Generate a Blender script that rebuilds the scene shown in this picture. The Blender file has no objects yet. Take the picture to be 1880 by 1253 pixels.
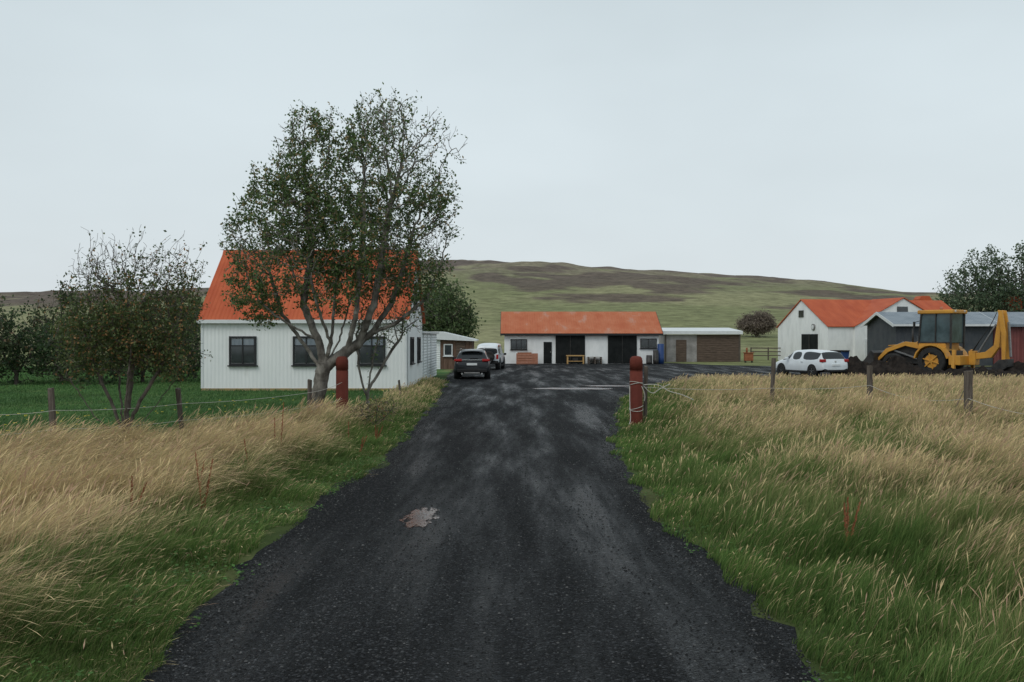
import bpy, bmesh, math, random
import numpy as np
from mathutils import Vector, Matrix, Euler
R_ = random.Random(7)
rng = np.random.default_rng(11)
S = bpy.context.scene
COL = S.collection
CAM_H = 2.1
F = 1828.0
def at(u, d):            # lateral metres for a bearing at distance d
    return (u-940.0)*d/F

# ---------------------------------------------------------------- noise
_T = rng.random((256,256))
def vn(x, y, s, seed=0):
    x = np.asarray(x, float)/s + 37.7*seed + 1000; y = np.asarray(y, float)/s + 91.3*seed + 1000
    xi = np.floor(x).astype(int); yi = np.floor(y).astype(int)
    fx = x-xi; fy = y-yi
    fx = fx*fx*(3-2*fx); fy = fy*fy*(3-2*fy)
    a=_T[xi%256,yi%256]; b=_T[(xi+1)%256,yi%256]; c=_T[xi%256,(yi+1)%256]; d=_T[(xi+1)%256,(yi+1)%256]
    return (a*(1-fx)+b*fx)*(1-fy)+(c*(1-fx)+d*fx)*fy
def fbm(x,y,s,seed=0):
    return (vn(x,y,s,seed)+.5*vn(x,y,s/2.1,seed+1)+.25*vn(x,y,s/4.3,seed+2))/1.75
def sstep(a,b,x):
    t=np.clip((np.asarray(x,float)-a)/(b-a),0,1); return t*t*(3-2*t)

# ---------------------------------------------------------------- materials
def _n(nt,t,**k):
    n=nt.nodes.new(t)
    for a,b in k.items(): setattr(n,a,b)
    return n
def pmat(name, c1, c2=None, scale=3.0, rough=.8, bump=0., bscale=20., metal=0., spec=.4, detail=5, corr=None, corr_str=.5, c3=None, stretch=(1,1,1), coat=0., contrast=(.35,.65)):
    m=bpy.data.materials.new(name); m.use_nodes=True; nt=m.node_tree; L=nt.links
    b=nt.nodes['Principled BSDF']
    b.inputs['Roughness'].default_value=rough; b.inputs['Metallic'].default_value=metal
    b.inputs['Specular IOR Level'].default_value=spec
    b.inputs['Coat Weight'].default_value=coat
    tc=_n(nt,'ShaderNodeTexCoord'); mp=_n(nt,'ShaderNodeMapping'); mp.inputs['Scale'].default_value=stretch
    L.new(tc.outputs['Object'],mp.inputs['Vector'])
    b.inputs['Base Color'].default_value=(*c1,1)
    if c2:
        nz=_n(nt,'ShaderNodeTexNoise'); nz.inputs['Scale'].default_value=scale; nz.inputs['Detail'].default_value=detail; nz.inputs['Roughness'].default_value=.62
        L.new(mp.outputs[0],nz.inputs['Vector'])
        cr=_n(nt,'ShaderNodeValToRGB'); e=cr.color_ramp.elements
        e[0].position=contrast[0]; e[0].color=(*c1,1); e[1].position=contrast[1]; e[1].color=(*c2,1)
        if c3:
            x=e.new(.85 if contrast[1]<.8 else .95); x.color=(*c3,1)
        L.new(nz.outputs['Fac'],cr.inputs[0]); L.new(cr.outputs[0],b.inputs['Base Color'])
    hh=None
    if bump>0:
        n2=_n(nt,'ShaderNodeTexNoise'); n2.inputs['Scale'].default_value=bscale; n2.inputs['Detail'].default_value=4
        L.new(tc.outputs['Object'],n2.inputs['Vector'])
        bp=_n(nt,'ShaderNodeBump'); bp.inputs['Strength'].default_value=bump; bp.inputs['Distance'].default_value=.02
        L.new(n2.outputs['Fac'],bp.inputs['Height']); L.new(bp.outputs[0],b.inputs['Normal']); hh=bp
    if corr:
        axes,period,depth=corr
        sp=_n(nt,'ShaderNodeSeparateXYZ'); L.new(tc.outputs['Object'],sp.inputs[0])
        src=sp.outputs[axes[0].upper()]
        if len(axes)>1:
            ad=_n(nt,'ShaderNodeMath',operation='ADD'); L.new(src,ad.inputs[0]); L.new(sp.outputs[axes[1].upper()],ad.inputs[1]); src=ad.outputs[0]
        mu=_n(nt,'ShaderNodeMath',operation='MULTIPLY'); mu.inputs[1].default_value=2*math.pi/period; L.new(src,mu.inputs[0])
        si=_n(nt,'ShaderNodeMath',operation='SINE'); L.new(mu.outputs[0],si.inputs[0])
        b2=_n(nt,'ShaderNodeBump'); b2.inputs['Strength'].default_value=corr_str; b2.inputs['Distance'].default_value=depth
        L.new(si.outputs[0],b2.inputs['Height'])
        if hh: L.new(hh.outputs[0],b2.inputs['Normal'])
        L.new(b2.outputs[0],b.inputs['Normal'])
    return m
def attrmat(name, rough=.8, transl=.25, spec=.2):
    m=bpy.data.materials.new(name); m.use_nodes=True; nt=m.node_tree; L=nt.links
    b=nt.nodes['Principled BSDF']; out=nt.nodes['Material Output']
    a=_n(nt,'ShaderNodeAttribute'); a.attribute_name='Col'
    L.new(a.outputs['Color'],b.inputs['Base Color']); b.inputs['Roughness'].default_value=rough; b.inputs['Specular IOR Level'].default_value=spec
    if transl>0:
        t=_n(nt,'ShaderNodeBsdfTranslucent'); L.new(a.outputs['Color'],t.inputs['Color'])
        mx=_n(nt,'ShaderNodeMixShader'); mx.inputs[0].default_value=transl
        L.new(b.outputs[0],mx.inputs[1]); L.new(t.outputs[0],mx.inputs[2]); L.new(mx.outputs[0],out.inputs['Surface'])
    return m

M={}
M['white_corr']=pmat('white_corrugated',(.73,.75,.74),(.82,.83,.82),.9,.6,.1,30,corr=('xy',.15,.02),corr_str=.25,stretch=(1,1,.35),c3=(.62,.62,.59))
M['white_board']=pmat('white_clapboard',(.68,.71,.71),(.78,.80,.79),1.5,.6,corr=('z',.14,.015),corr_str=.6)
M['white_plaster']=pmat('white_plaster',(.64,.66,.65),(.82,.83,.82),.8,.85,.3,12,c3=(.55,.56,.55),contrast=(.28,.5),stretch=(1,1,.4))
M['white_paint']=pmat('white_paint',(.7,.72,.72),(.62,.64,.64),3,.5)
M['roof_red']=pmat('roof_orange_iron',(.40,.078,.030),(.50,.115,.045),1.2,.65,.1,20,corr=('x',.16,.02),corr_str=.5,c3=(.31,.07,.032),stretch=(1,.4,.4),spec=.2)
M['roof_red_worn']=pmat('roof_orange_worn',(.40,.10,.042),(.46,.15,.072),1.0,.7,.1,20,corr=('x',.2,.02),corr_str=.5,c3=(.42,.34,.30),stretch=(1,.6,.6),contrast=(.3,.56),spec=.2)
M['roof_grey']=pmat('roof_grey_iron',(.15,.18,.21),(.23,.26,.29),1.2,.5,corr=('x',.2,.02),corr_str=.4)
M['black_trim']=pmat('black_trim',(.012,.013,.014),(.02,.02,.022),4,.5)
M['black_door']=pmat('black_door',(.008,.010,.010),(.017,.019,.019),2,.8,corr=('x',.18,.01),corr_str=.5,spec=.15)
M['glass']=pmat('window_glass',(.012,.016,.018),(.04,.05,.055),1.5,.06,spec=.7)
M['car_glass']=pmat('vehicle_glass',(.015,.018,.02),None,rough=.08,spec=.5)
M['cab_glass']=pmat('cab_glass',(.04,.06,.065),(.08,.12,.13),1.2,.08,spec=.6)
M['ochre']=pmat('ochre_base',(.35,.24,.09),(.28,.22,.14),5,.8)
M['wood_brown']=pmat('wood_brown',(.09,.05,.032),(.17,.105,.075),2,.85,.3,20,corr=('xy',.14,.01),corr_str=.6,stretch=(5,5,.5))
M['wood_grey']=pmat('wood_grey',(.065,.05,.04),(.14,.115,.095),4,.9,.5,25,stretch=(6,6,.6))
M['plank_dark']=pmat('planks_dark',(.065,.045,.034),(.14,.10,.075),3,.9,.4,15,corr=('z',.2,.01),stretch=(.6,.6,5))
M['concrete']=pmat('concrete_stained',(.20,.19,.18),(.36,.34,.33),1.2,.9,.4,10,c3=(.12,.09,.08))
M['red_post']=pmat('red_post_paint',(.105,.026,.019),(.155,.040,.028),3,.75,.4,20,c3=(.05,.027,.022),stretch=(1,1,.5),spec=.12)
M['red_corr']=pmat('red_corrugated',(.13,.035,.035),(.19,.055,.05),1.2,.6,corr=('x',.25,.03),corr_str=.7)
M['grey_corr']=pmat('charcoal_wall',(.035,.042,.05),(.06,.065,.07),1.5,.7,corr=('x',.25,.02),corr_str=.4)
M['rubber']=pmat('rubber',(.015,.015,.015),(.03,.028,.026),8,.85)
M['rim']=pmat('rim_metal',(.35,.36,.37),None,rough=.35,metal=.8)
M['yellow']=pmat('loader_yellow',(.62,.30,.04),(.48,.23,.04),2,.5,.1,20,c3=(.20,.11,.05))
M['dark_metal']=pmat('dark_metal',(.025,.025,.026),(.06,.055,.05),5,.55,metal=.3)
M['steel']=pmat('steel',(.3,.3,.3),(.2,.19,.18),6,.35,metal=.8)
M['car_black']=pmat('car_paint_black',(.008,.010,.013),None,rough=.3,coat=.35,spec=.3)
M['car_white']=pmat('car_paint_white',(.70,.74,.77),(.64,.67,.69),2,rough=.3,coat=.4)
M['plastic']=pmat('black_plastic',(.015,.015,.016),(.025,.025,.025),8,.7,spec=.2)
M['red_light']=pmat('tail_light',(.35,.012,.012),None,rough=.2)
M['chrome']=pmat('chrome',(.6,.6,.6),None,rough=.2,metal=.9)
M['plate']=pmat('plate_white',(.7,.72,.72),None,rough=.4)
M['crate']=pmat('crate_orange',(.36,.14,.08),(.44,.21,.14),4,.7)
M['timber']=pmat('timber_fresh',(.42,.25,.09),(.52,.33,.14),5,.8)
M['blue']=pmat('blue_plastic',(.015,.05,.17),None,rough=.5)
M['rope']=pmat('rope',(.55,.53,.48),(.45,.43,.38),20,.9)
M['wire']=pmat('wire',(.3,.3,.3),None,rough=.5,metal=.6)
M['dirt']=pmat('dark_soil',(.012,.010,.009),(.035,.028,.024),3,.95,.8,8,spec=.1)
M['bark']=pmat('bark',(.09,.078,.066),(.25,.23,.20),5,.9,.6,30,stretch=(1,1,.5),c3=(.40,.38,.35),contrast=(.38,.6))
M['bark_dark']=pmat('bark_dark',(.055,.045,.038),(.13,.11,.092),6,.9,.5,30)
M['leaf']=attrmat('leaf',.6,.35,.3)
M['grass']=attrmat('grass_blade',.7,.35,.2)
M['rust']=pmat('rust',(.22,.07,.03),(.33,.13,.06),5,.8)

# ---------------------------------------------------------------- mesh helpers
def mesh_np(name, V, faces, mats, col=None, smooth=False, parent=None):
    """faces: list of (index array N x k, material index)"""
    me=bpy.data.meshes.new(name); V=np.asarray(V,np.float32)
    me.vertices.add(len(V)); me.vertices.foreach_set('co',V.ravel())
    nl=sum(f.size for f,_ in faces); npoly=sum(len(f) for f,_ in faces)
    me.loops.add(nl); me.polygons.add(npoly)
    me.loops.foreach_set('vertex_index',np.concatenate([f.ravel() for f,_ in faces]).astype(np.int32))
    ls=[];mi=[];o=0
    for f,m in faces:
        k=f.shape[1]; ls.append(o+np.arange(len(f))*k); o+=f.size; mi.append(np.full(len(f),m))
    me.polygons.foreach_set('loop_start',np.concatenate(ls).astype(np.int32))
    me.polygons.foreach_set('material_index',np.concatenate(mi).astype(np.int32))
    if smooth: me.polygons.foreach_set('use_smooth',np.ones(npoly,bool))
    for m in mats: me.materials.append(m)
    if col is not None:
        a=me.attributes.new('Col','FLOAT_COLOR','POINT'); c=np.ones((len(V),4),np.float32); c[:,:3]=col
        a.data.foreach_set('color',c.ravel())
    me.update(calc_edges=True); me.validate()
    ob=bpy.data.objects.new(name,me); COL.objects.link(ob)
    if parent: ob.parent=parent
    return ob
def empty(name, loc=(0,0,0), rz=0):
    e=bpy.data.objects.new(name,None); e.empty_display_size=.3; COL.objects.link(e)
    e.location=loc; e.rotation_euler=(0,0,rz); return e
def poly(name, V, Fs, mat, parent=None, bevel=0, smooth=False, rot=None, loc=None):
    me=bpy.data.meshes.new(name); me.from_pydata([tuple(v) for v in V],[],[tuple(f) for f in Fs])
    bm=bmesh.new(); bm.from_mesh(me); bmesh.ops.recalc_face_normals(bm,faces=bm.faces); bm.to_mesh(me); bm.free()
    me.materials.append(mat); ob=bpy.data.objects.new(name,me); COL.objects.link(ob)
    if parent: ob.parent=parent
    if bevel:
        b=ob.modifiers.new('b','BEVEL'); b.width=bevel; b.segments=2; b.limit_method='ANGLE'
    if smooth:
        for p in me.polygons: p.use_smooth=True
    if rot: ob.rotation_euler=rot
    if loc: ob.location=loc
    return ob
BF=[(0,3,2,1),(4,5,6,7),(0,1,5,4),(1,2,6,5),(2,3,7,6),(3,0,4,7)]
def box(name,x0,x1,y0,y1,z0,z1,mat,parent=None,bevel=0,rot=None):
    c=((x0+x1)/2,(y0+y1)/2,(z0+z1)/2); a,b,h=(x1-x0)/2,(y1-y0)/2,(z1-z0)/2
    V=[(-a,-b,-h),(a,-b,-h),(a,b,-h),(-a,b,-h),(-a,-b,h),(a,-b,h),(a,b,h),(-a,b,h)]
    if rot is None:
        V=[(v[0]+c[0],v[1]+c[1],v[2]+c[2]) for v in V]; return poly(name,V,BF,mat,parent,bevel)
    return poly(name,V,BF,mat,parent,bevel,rot=rot,loc=c)
def prism(name, pts, axis, a0, a1, mat, parent=None, bevel=0):
    """extrude a 2d outline; axis 'y': pts are (x,z); axis 'x': pts are (y,z)"""
    V=[]
    for a in (a0,a1):
        for p in pts: V.append((p[0],a,p[1]) if axis=='y' else (a,p[0],p[1]))
    n=len(pts); Fs=[tuple(range(n))[::-1],tuple(range(n,2*n))]+[(i,(i+1)%n,n+(i+1)%n,n+i) for i in range(n)]
    return poly(name,V,Fs,mat,parent,bevel)
def beam(name,p,q,w,h,mat,parent=None,bevel=.01):
    p=Vector(p);q=Vector(q);d=q-p;L=d.length
    V=[(-w/2,-h/2,0),(w/2,-h/2,0),(w/2,h/2,0),(-w/2,h/2,0),(-w/2,-h/2,L),(w/2,-h/2,L),(w/2,h/2,L),(-w/2,h/2,L)]
    ob=poly(name,V,BF,mat,parent,bevel); ob.location=p; ob.rotation_mode='QUATERNION'; ob.rotation_quaternion=d.to_track_quat('Z','Y'); return ob
def cyl(name,p,q,r0,r1,mat,parent=None,n=20,bevel=0):
    p=Vector(p);q=Vector(q);d=q-p;L=d.length
    V=[];
    for z,r in((0,r0),(L,r1)):
        for i in range(n): V.append((r*math.cos(6.28318*i/n),r*math.sin(6.28318*i/n),z))
    Fs=[tuple(range(n))[::-1],tuple(range(n,2*n))]+[(i,(i+1)%n,n+(i+1)%n,n+i) for i in range(n)]
    ob=poly(name,V,Fs,mat,parent,bevel,smooth=False); ob.location=p; ob.rotation_mode='QUATERNION'; ob.rotation_quaternion=d.to_track_quat('Z','Y')
    for f in ob.data.polygons:
        if len(f.vertices)==4: f.use_smooth=True
    return ob
def lathe(name, prof, mat, parent=None, n=24, wob=0):
    V=[];Fs=[]
    for j,(r,z) in enumerate(prof):
        for i in range(n): 
            rr=r*(1+wob*math.sin(i*1.7+j*.6)); V.append((rr*math.cos(6.28318*i/n),rr*math.sin(6.28318*i/n),z))
    for j in range(len(prof)-1):
        for i in range(n): Fs.append((j*n+i,j*n+(i+1)%n,(j+1)*n+(i+1)%n,(j+1)*n+i))
    Fs.append(tuple(range(n))[::-1]); Fs.append(tuple(range((len(prof)-1)*n,len(prof)*n)))
    return poly(name,V,Fs,mat,parent,smooth=True)
def curve(name,pts,r,mat,parent=None):
    cu=bpy.data.curves.new(name,'CURVE'); cu.dimensions='3D'; cu.bevel_depth=r; cu.bevel_resolution=1
    sp=cu.splines.new('NURBS'); sp.points.add(len(pts)-1)
    for i,p in enumerate(pts): sp.points[i].co=(*p,1)
    sp.use_endpoint_u=True; sp.order_u=3
    cu.materials.append(mat); ob=bpy.data.objects.new(name,cu); COL.objects.link(ob)
    if parent: ob.parent=parent
    return ob

# ---------------------------------------------------------------- ground shape
RY=np.array([-60,3,6,8,9.6,12,17.5,24,35,44,48,49.6]); RX=np.array([1.9,1.9,1.9,2.0,1.8,1.72,1.9,2.5,4.0,6.0,8.6,13.0])
LY=np.array([-60,6,10,14.2,16.3,22.6,32,48,57,80]); LX=np.array([-2.35,-2.35,-2.45,-2.45,-2.2,-2.3,-2.45,-3.1,-3.6,-4.4])
def redge(y): return np.interp(y,RY,RX)
def ledge(y): return np.interp(y,LY,LX)
FX=np.array([-30,-9.9,-8.3,-6.7,-4.2,-2.4]); FY=np.array([-10,16.0,18.1,20.2,24.8,26.2])
def fence_y(x): return np.interp(x,FX,FY)
HX=np.array([-2500,-231,-140,-90,-50,-20,34,60,84,138,162,260,2500])
HH=np.array([16,20.5,22,27,33,34.8,33.6,31,29,24.2,21.2,20,20.])
def ground(x,y):
    x=np.asarray(x,float); y=np.asarray(y,float)
    dr=x-redge(y); dl=ledge(y)-x
    z=.10*sstep(.6,2.6,dr)*(1-sstep(36,45,y))*sstep(-60,3,y)
    z+=.06*sstep(.6,1.6,dl)*(1-sstep(-1.5,1.5,y-fence_y(x)))
    near=np.maximum(sstep(.8,2.5,dr)*(1-sstep(38,46,y)), sstep(.8,2.5,dl)*(1-sstep(30,37,y)))
    z+=near*.07*(fbm(x,y,2.2,3)-.5)*2
    t=np.clip((y-105)/345,0,1); prof=.22*t+.78*t*t*(3-2*t)
    H=np.interp(x+ (vn(x,y,60,8)-.5)*20,HX,HH)
    hill=H*prof
    amp=sstep(.15,1,t)
    hill+=amp*((fbm(x,y,45,4)-.5)*6+(fbm(x,y,14,5)-.5)*2.4)
    hill-=sstep(450,600,y)*6
    hill+=41*np.exp(-((x-600)/150)**2-((y-1550)/200)**2)+38*np.exp(-((x-300)/500)**2-((y-1800)/250)**2)
    return z+np.where(y>105,hill,0)
def gz(x,y): return float(ground(x,y))

xs=np.concatenate([np.arange(-2400,-300,70),np.arange(-300,-32,4),np.arange(-32,42,.5),np.arange(42,300,4),np.arange(300,2401,70)])
ys=np.concatenate([np.arange(-60,0,6),np.arange(0,60,.5),np.arange(60,480,3),np.arange(480,2600,60)])
gx,gy=np.meshgrid(xs,ys,indexing='ij'); gzv=ground(gx,gy)
V=np.stack([gx.ravel(),gy.ravel(),gzv.ravel()],1)
nx,ny=len(xs),len(ys); ii,jj=np.meshgrid(np.arange(nx-1),np.arange(ny-1),indexing='ij'); a=(ii*ny+jj).ravel()
quads=np.stack([a,a+ny,a+ny+1,a+1],1)
# land cover painted per vertex (heather, pasture, meadow soil, lawn), distance haze mixed in
X=gx.ravel();Y=gy.ravel()
def mixc(c,c2,f): return c*(1-f[:,None])+np.array(c2)*f[:,None]
col=np.tile(np.array([.065,.095,.028]),(len(X),1))
n1=fbm(X,Y,1.3,20); 
col=mixc(col,(.13,.13,.055),sstep(.4,.7,n1)*.5)
lawn=((X<ledge(Y)-.2)&(Y>fence_y(X))&(Y<75)).astype(float)
col=mixc(col,(.06,.125,.04),lawn); col=mixc(col,(.12,.17,.055),lawn*sstep(.45,.7,fbm(X,Y,2.5,21))*.7)
past=sstep(58,66,Y)*(1-lawn)
col=mixc(col,(.19,.205,.09),past); 
hill=sstep(105,130,Y)
col=mixc(col,(.25,.24,.13),hill*.9)
n2=fbm(X,Y*.6,38,23)
col=mixc(col,(.17,.185,.085),hill*sstep(.42,.62,n2)*.7)
n3=fbm(X,Y,16,24)
col=mixc(col,(.19,.15,.112),sstep(240,410,Y)*sstep(.22,.56,n3+.1)*.88)
def blob(cx,cy,rx,ry): 
    return np.clip(1.3-np.sqrt(((X-cx)/rx)**2+((Y-cy)/ry)**2)-(fbm(X,Y,12,25)-.5)*2.3,0,1)
br=np.zeros(len(X))
for c in [(28,300,26,40),(42,270,16,22),(2,290,16,24),(8,340,16,16),(48,322,24,32),(-30,380,20,25),(60,395,25,16),(110,370,34,25),(-150,330,70,60),(90,265,16,16),(70,225,10,8),(150,410,30,30),(15,395,30,14),(-230,300,60,60),(22,240,12,10),(120,310,18,20)]:
    br=np.maximum(br,blob(*c))
col=mixc(col,(.105,.075,.064),sstep(.1,.5,br)*.85)
haze=sstep(120,900,Y)*.26  # aerial haze painted into the ground colour, growing with distance
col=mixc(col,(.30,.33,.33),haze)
far_haze=sstep(900,1300,Y); col=mixc(col,(.40,.45,.47),far_haze*.9)  # far ridge tinted grey-blue in its colour to imitate haze
terr_m=bpy.data.materials.new('land_cover_haze'); terr_m.use_nodes=True; nt=terr_m.node_tree; b=nt.nodes['Principled BSDF']
at_=_n(nt,'ShaderNodeAttribute'); at_.attribute_name='Col'; tc=_n(nt,'ShaderNodeTexCoord')
n=_n(nt,'ShaderNodeTexNoise'); n.inputs['Scale'].default_value=.3; n.inputs['Detail'].default_value=10; n.inputs['Roughness'].default_value=.75
nt.links.new(tc.outputs['Object'],n.inputs['Vector'])
mr=_n(nt,'ShaderNodeMapRange'); mr.inputs[1].default_value=.3; mr.inputs[2].default_value=.7; mr.inputs[3].default_value=.45; mr.inputs[4].default_value=1.5
nt.links.new(n.outputs['Fac'],mr.inputs[0])
vm=_n(nt,'ShaderNodeVectorMath',operation='SCALE'); nt.links.new(at_.outputs['Color'],vm.inputs[0]); nt.links.new(mr.outputs[0],vm.inputs['Scale'])
nt.links.new(vm.outputs[0],b.inputs['Base Color']); b.inputs['Roughness'].default_value=.95; b.inputs['Specular IOR Level'].default_value=.1
bp=_n(nt,'ShaderNodeBump'); bp.inputs['Strength'].default_value=.8; bp.inputs['Distance'].default_value=.5; nt.links.new(n.outputs['Fac'],bp.inputs['Height']); nt.links.new(bp.outputs[0],b.inputs['Normal'])
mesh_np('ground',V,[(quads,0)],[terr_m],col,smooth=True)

# ---------------------------------------------------------------- road + yard
pts=[]
for y in np.arange(-30,49.3,.3): pts.append((float(redge(y)),float(y)))
pts+= [(13.5,49.8),(20,49.4),(27,48.3),(46,48),(46,69),(38.5,71),(27,73.5),(19,73),(15.5,76),(13.9,80.5),(13,82),(-3.5,82),(-4.4,80)]
for y in np.arange(79,-30,-.3): pts.append((float(ledge(y)),float(y)))
P=np.array(pts)
e=P.copy(); e[:,0]+= (fbm(P[:,0],P[:,1],1.1,31)-.5)*.7+(fbm(P[:,0],P[:,1],.35,33)-.5)*.3
bm=bmesh.new(); f=bm.faces.new([bm.verts.new((x,y,.004)) for x,y in e]); bmesh.ops.triangulate(bm,faces=[f])
me=bpy.data.meshes.new('gravel_road'); bm.to_mesh(me); bm.free()
for p_ in me.polygons:
    if p_.normal.z<0: me.flip_normals(); break
rm=bpy.data.materials.new('wet_dark_gravel'); rm.use_nodes=True; nt=rm.node_tree; L=nt.links; b=nt.nodes['Principled BSDF']
tc=_n(nt,'ShaderNodeTexCoord')
def noise(scale,det,rgh=.6,vec=None,st=None):
    n=_n(nt,'ShaderNodeTexNoise'); n.inputs['Scale'].default_value=scale; n.inputs['Detail'].default_value=det; n.inputs['Roughness'].default_value=rgh
    if st:
        mp=_n(nt,'ShaderNodeMapping'); mp.inputs['Scale'].default_value=st; L.new(tc.outputs['Object'],mp.inputs[0]); L.new(mp.outputs[0],n.inputs['Vector'])
    else: L.new(tc.outputs['Object'],n.inputs['Vector'])
    return n
def ramp(src,stops):
    c=_n(nt,'ShaderNodeValToRGB'); e=c.color_ramp.elements
    e[0].position,e[0].color=stops[0][0],(*stops[0][1],1); e[1].position,e[1].color=stops[1][0],(*stops[1][1],1)
    for s in stops[2:]: x=e.new(s[0]); x.color=(*s[1],1)
    L.new(src,c.inputs[0]); return c
def mix(bt,fac,a_,b_):
    m=_n(nt,'ShaderNodeMix',data_type='RGBA',blend_type=bt)
    if isinstance(fac,float): m.inputs[0].default_value=fac
    else: L.new(fac,m.inputs[0])
    L.new(a_,m.inputs[6]); L.new(b_,m.inputs[7]); return m.outputs[2]
nb=noise(.6,7,.7,st=(1.9,.16,1)); base=ramp(nb.outputs['Fac'],[(.38,(.0075,.008,.009)),(.56,(.0125,.013,.0143)),(.74,(.023,.0225,.0225))])
nf=noise(26,3,.7); fg=ramp(nf.outputs['Fac'],[(.35,(.35,.35,.35)),(.68,(1.7,1.7,1.7))])
vo=_n(nt,'ShaderNodeTexVoronoi'); vo.inputs['Scale'].default_value=60; L.new(tc.outputs['Object'],vo.inputs['Vector'])
sp=_n(nt,'ShaderNodeSeparateColor'); L.new(vo.outputs['Color'],sp.inputs[0])
st=ramp(sp.outputs[0],[(0,(.4,.4,.4)),(.7,(1.0,1.0,1.0)),(.9,(2.2,2.2,2.2)),(1,(6.,5.9,5.6))])
c=mix('MULTIPLY',1.0,base.outputs[0],st.outputs[0]); c=mix('MULTIPLY',1.0,c,fg.outputs[0])
L.new(c,b.inputs['Base Color'])
wr=noise(.6,6,.62,st=(2.0,.22,1)); rr=_n(nt,'ShaderNodeMapRange'); rr.inputs[1].default_value=.38; rr.inputs[2].default_value=.58; rr.inputs[3].default_value=.36; rr.inputs[4].default_value=.92; L.new(wr.outputs['Fac'],rr.inputs[0]); L.new(rr.outputs[0],b.inputs['Roughness'])
b.inputs['Specular IOR Level'].default_value=.15
b1=_n(nt,'ShaderNodeBump'); b1.inputs['Strength'].default_value=1.0; b1.inputs['Distance'].default_value=.018; b1.invert=True; L.new(vo.outputs['Distance'],b1.inputs['Height'])
b2=_n(nt,'ShaderNodeBump'); b2.inputs['Strength'].default_value=.8; b2.inputs['Distance'].default_value=.03; nn=noise(9,5); L.new(nn.outputs['Fac'],b2.inputs['Height']); L.new(b1.outputs[0],b2.inputs['Normal']); L.new(b2.outputs[0],b.inputs['Normal'])
me.materials.append(rm); ob=bpy.data.objects.new('gravel_road',me); COL.objects.link(ob)

# loose stones, one object
N=52000
yy=4+ (rng.random(N)**1.8)*34; w=rng.random(N); l=ledge(yy); r=redge(yy)
edgeb=rng.random(N)<.35; w=np.where(edgeb, np.where(rng.random(N)<.5,w*.08,1-w*.08), w)
xx=l+(r-l)*w; sz=.0035+.008*rng.random(N)**3; sz*=1+ (yy/40)
oct_=np.array([[1,0,0],[0,1,0],[-1,0,0],[0,-1,0],[0,0,1]],float)
V=oct_[None]*sz[:,None,None]*(.7+.6*rng.random((N,5,1))); V[:,:,2]*=.75; an=rng.random(N)*6.28; ca,sa=np.cos(an)[:,None],np.sin(an)[:,None]
x2=V[:,:,0]*ca-V[:,:,1]*sa; y2=V[:,:,0]*sa+V[:,:,1]*ca
V=np.stack([x2+xx[:,None],y2+yy[:,None],V[:,:,2]+.005],2).reshape(-1,3)
o=(np.arange(N)*5)[:,None]; tri=np.concatenate([o+np.array([[0,1,4]]),o+np.array([[1,2,4]]),o+np.array([[2,3,4]]),o+np.array([[3,0,4]])])
g=.010+.12*rng.random(N)**5; cc=np.repeat(np.stack([g*1.02,g,g*.98],1),5,0)
mesh_np('loose_gravel',V,[(tri,0)],[attrmat('stone',.8,0,.2)],cc)

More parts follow.
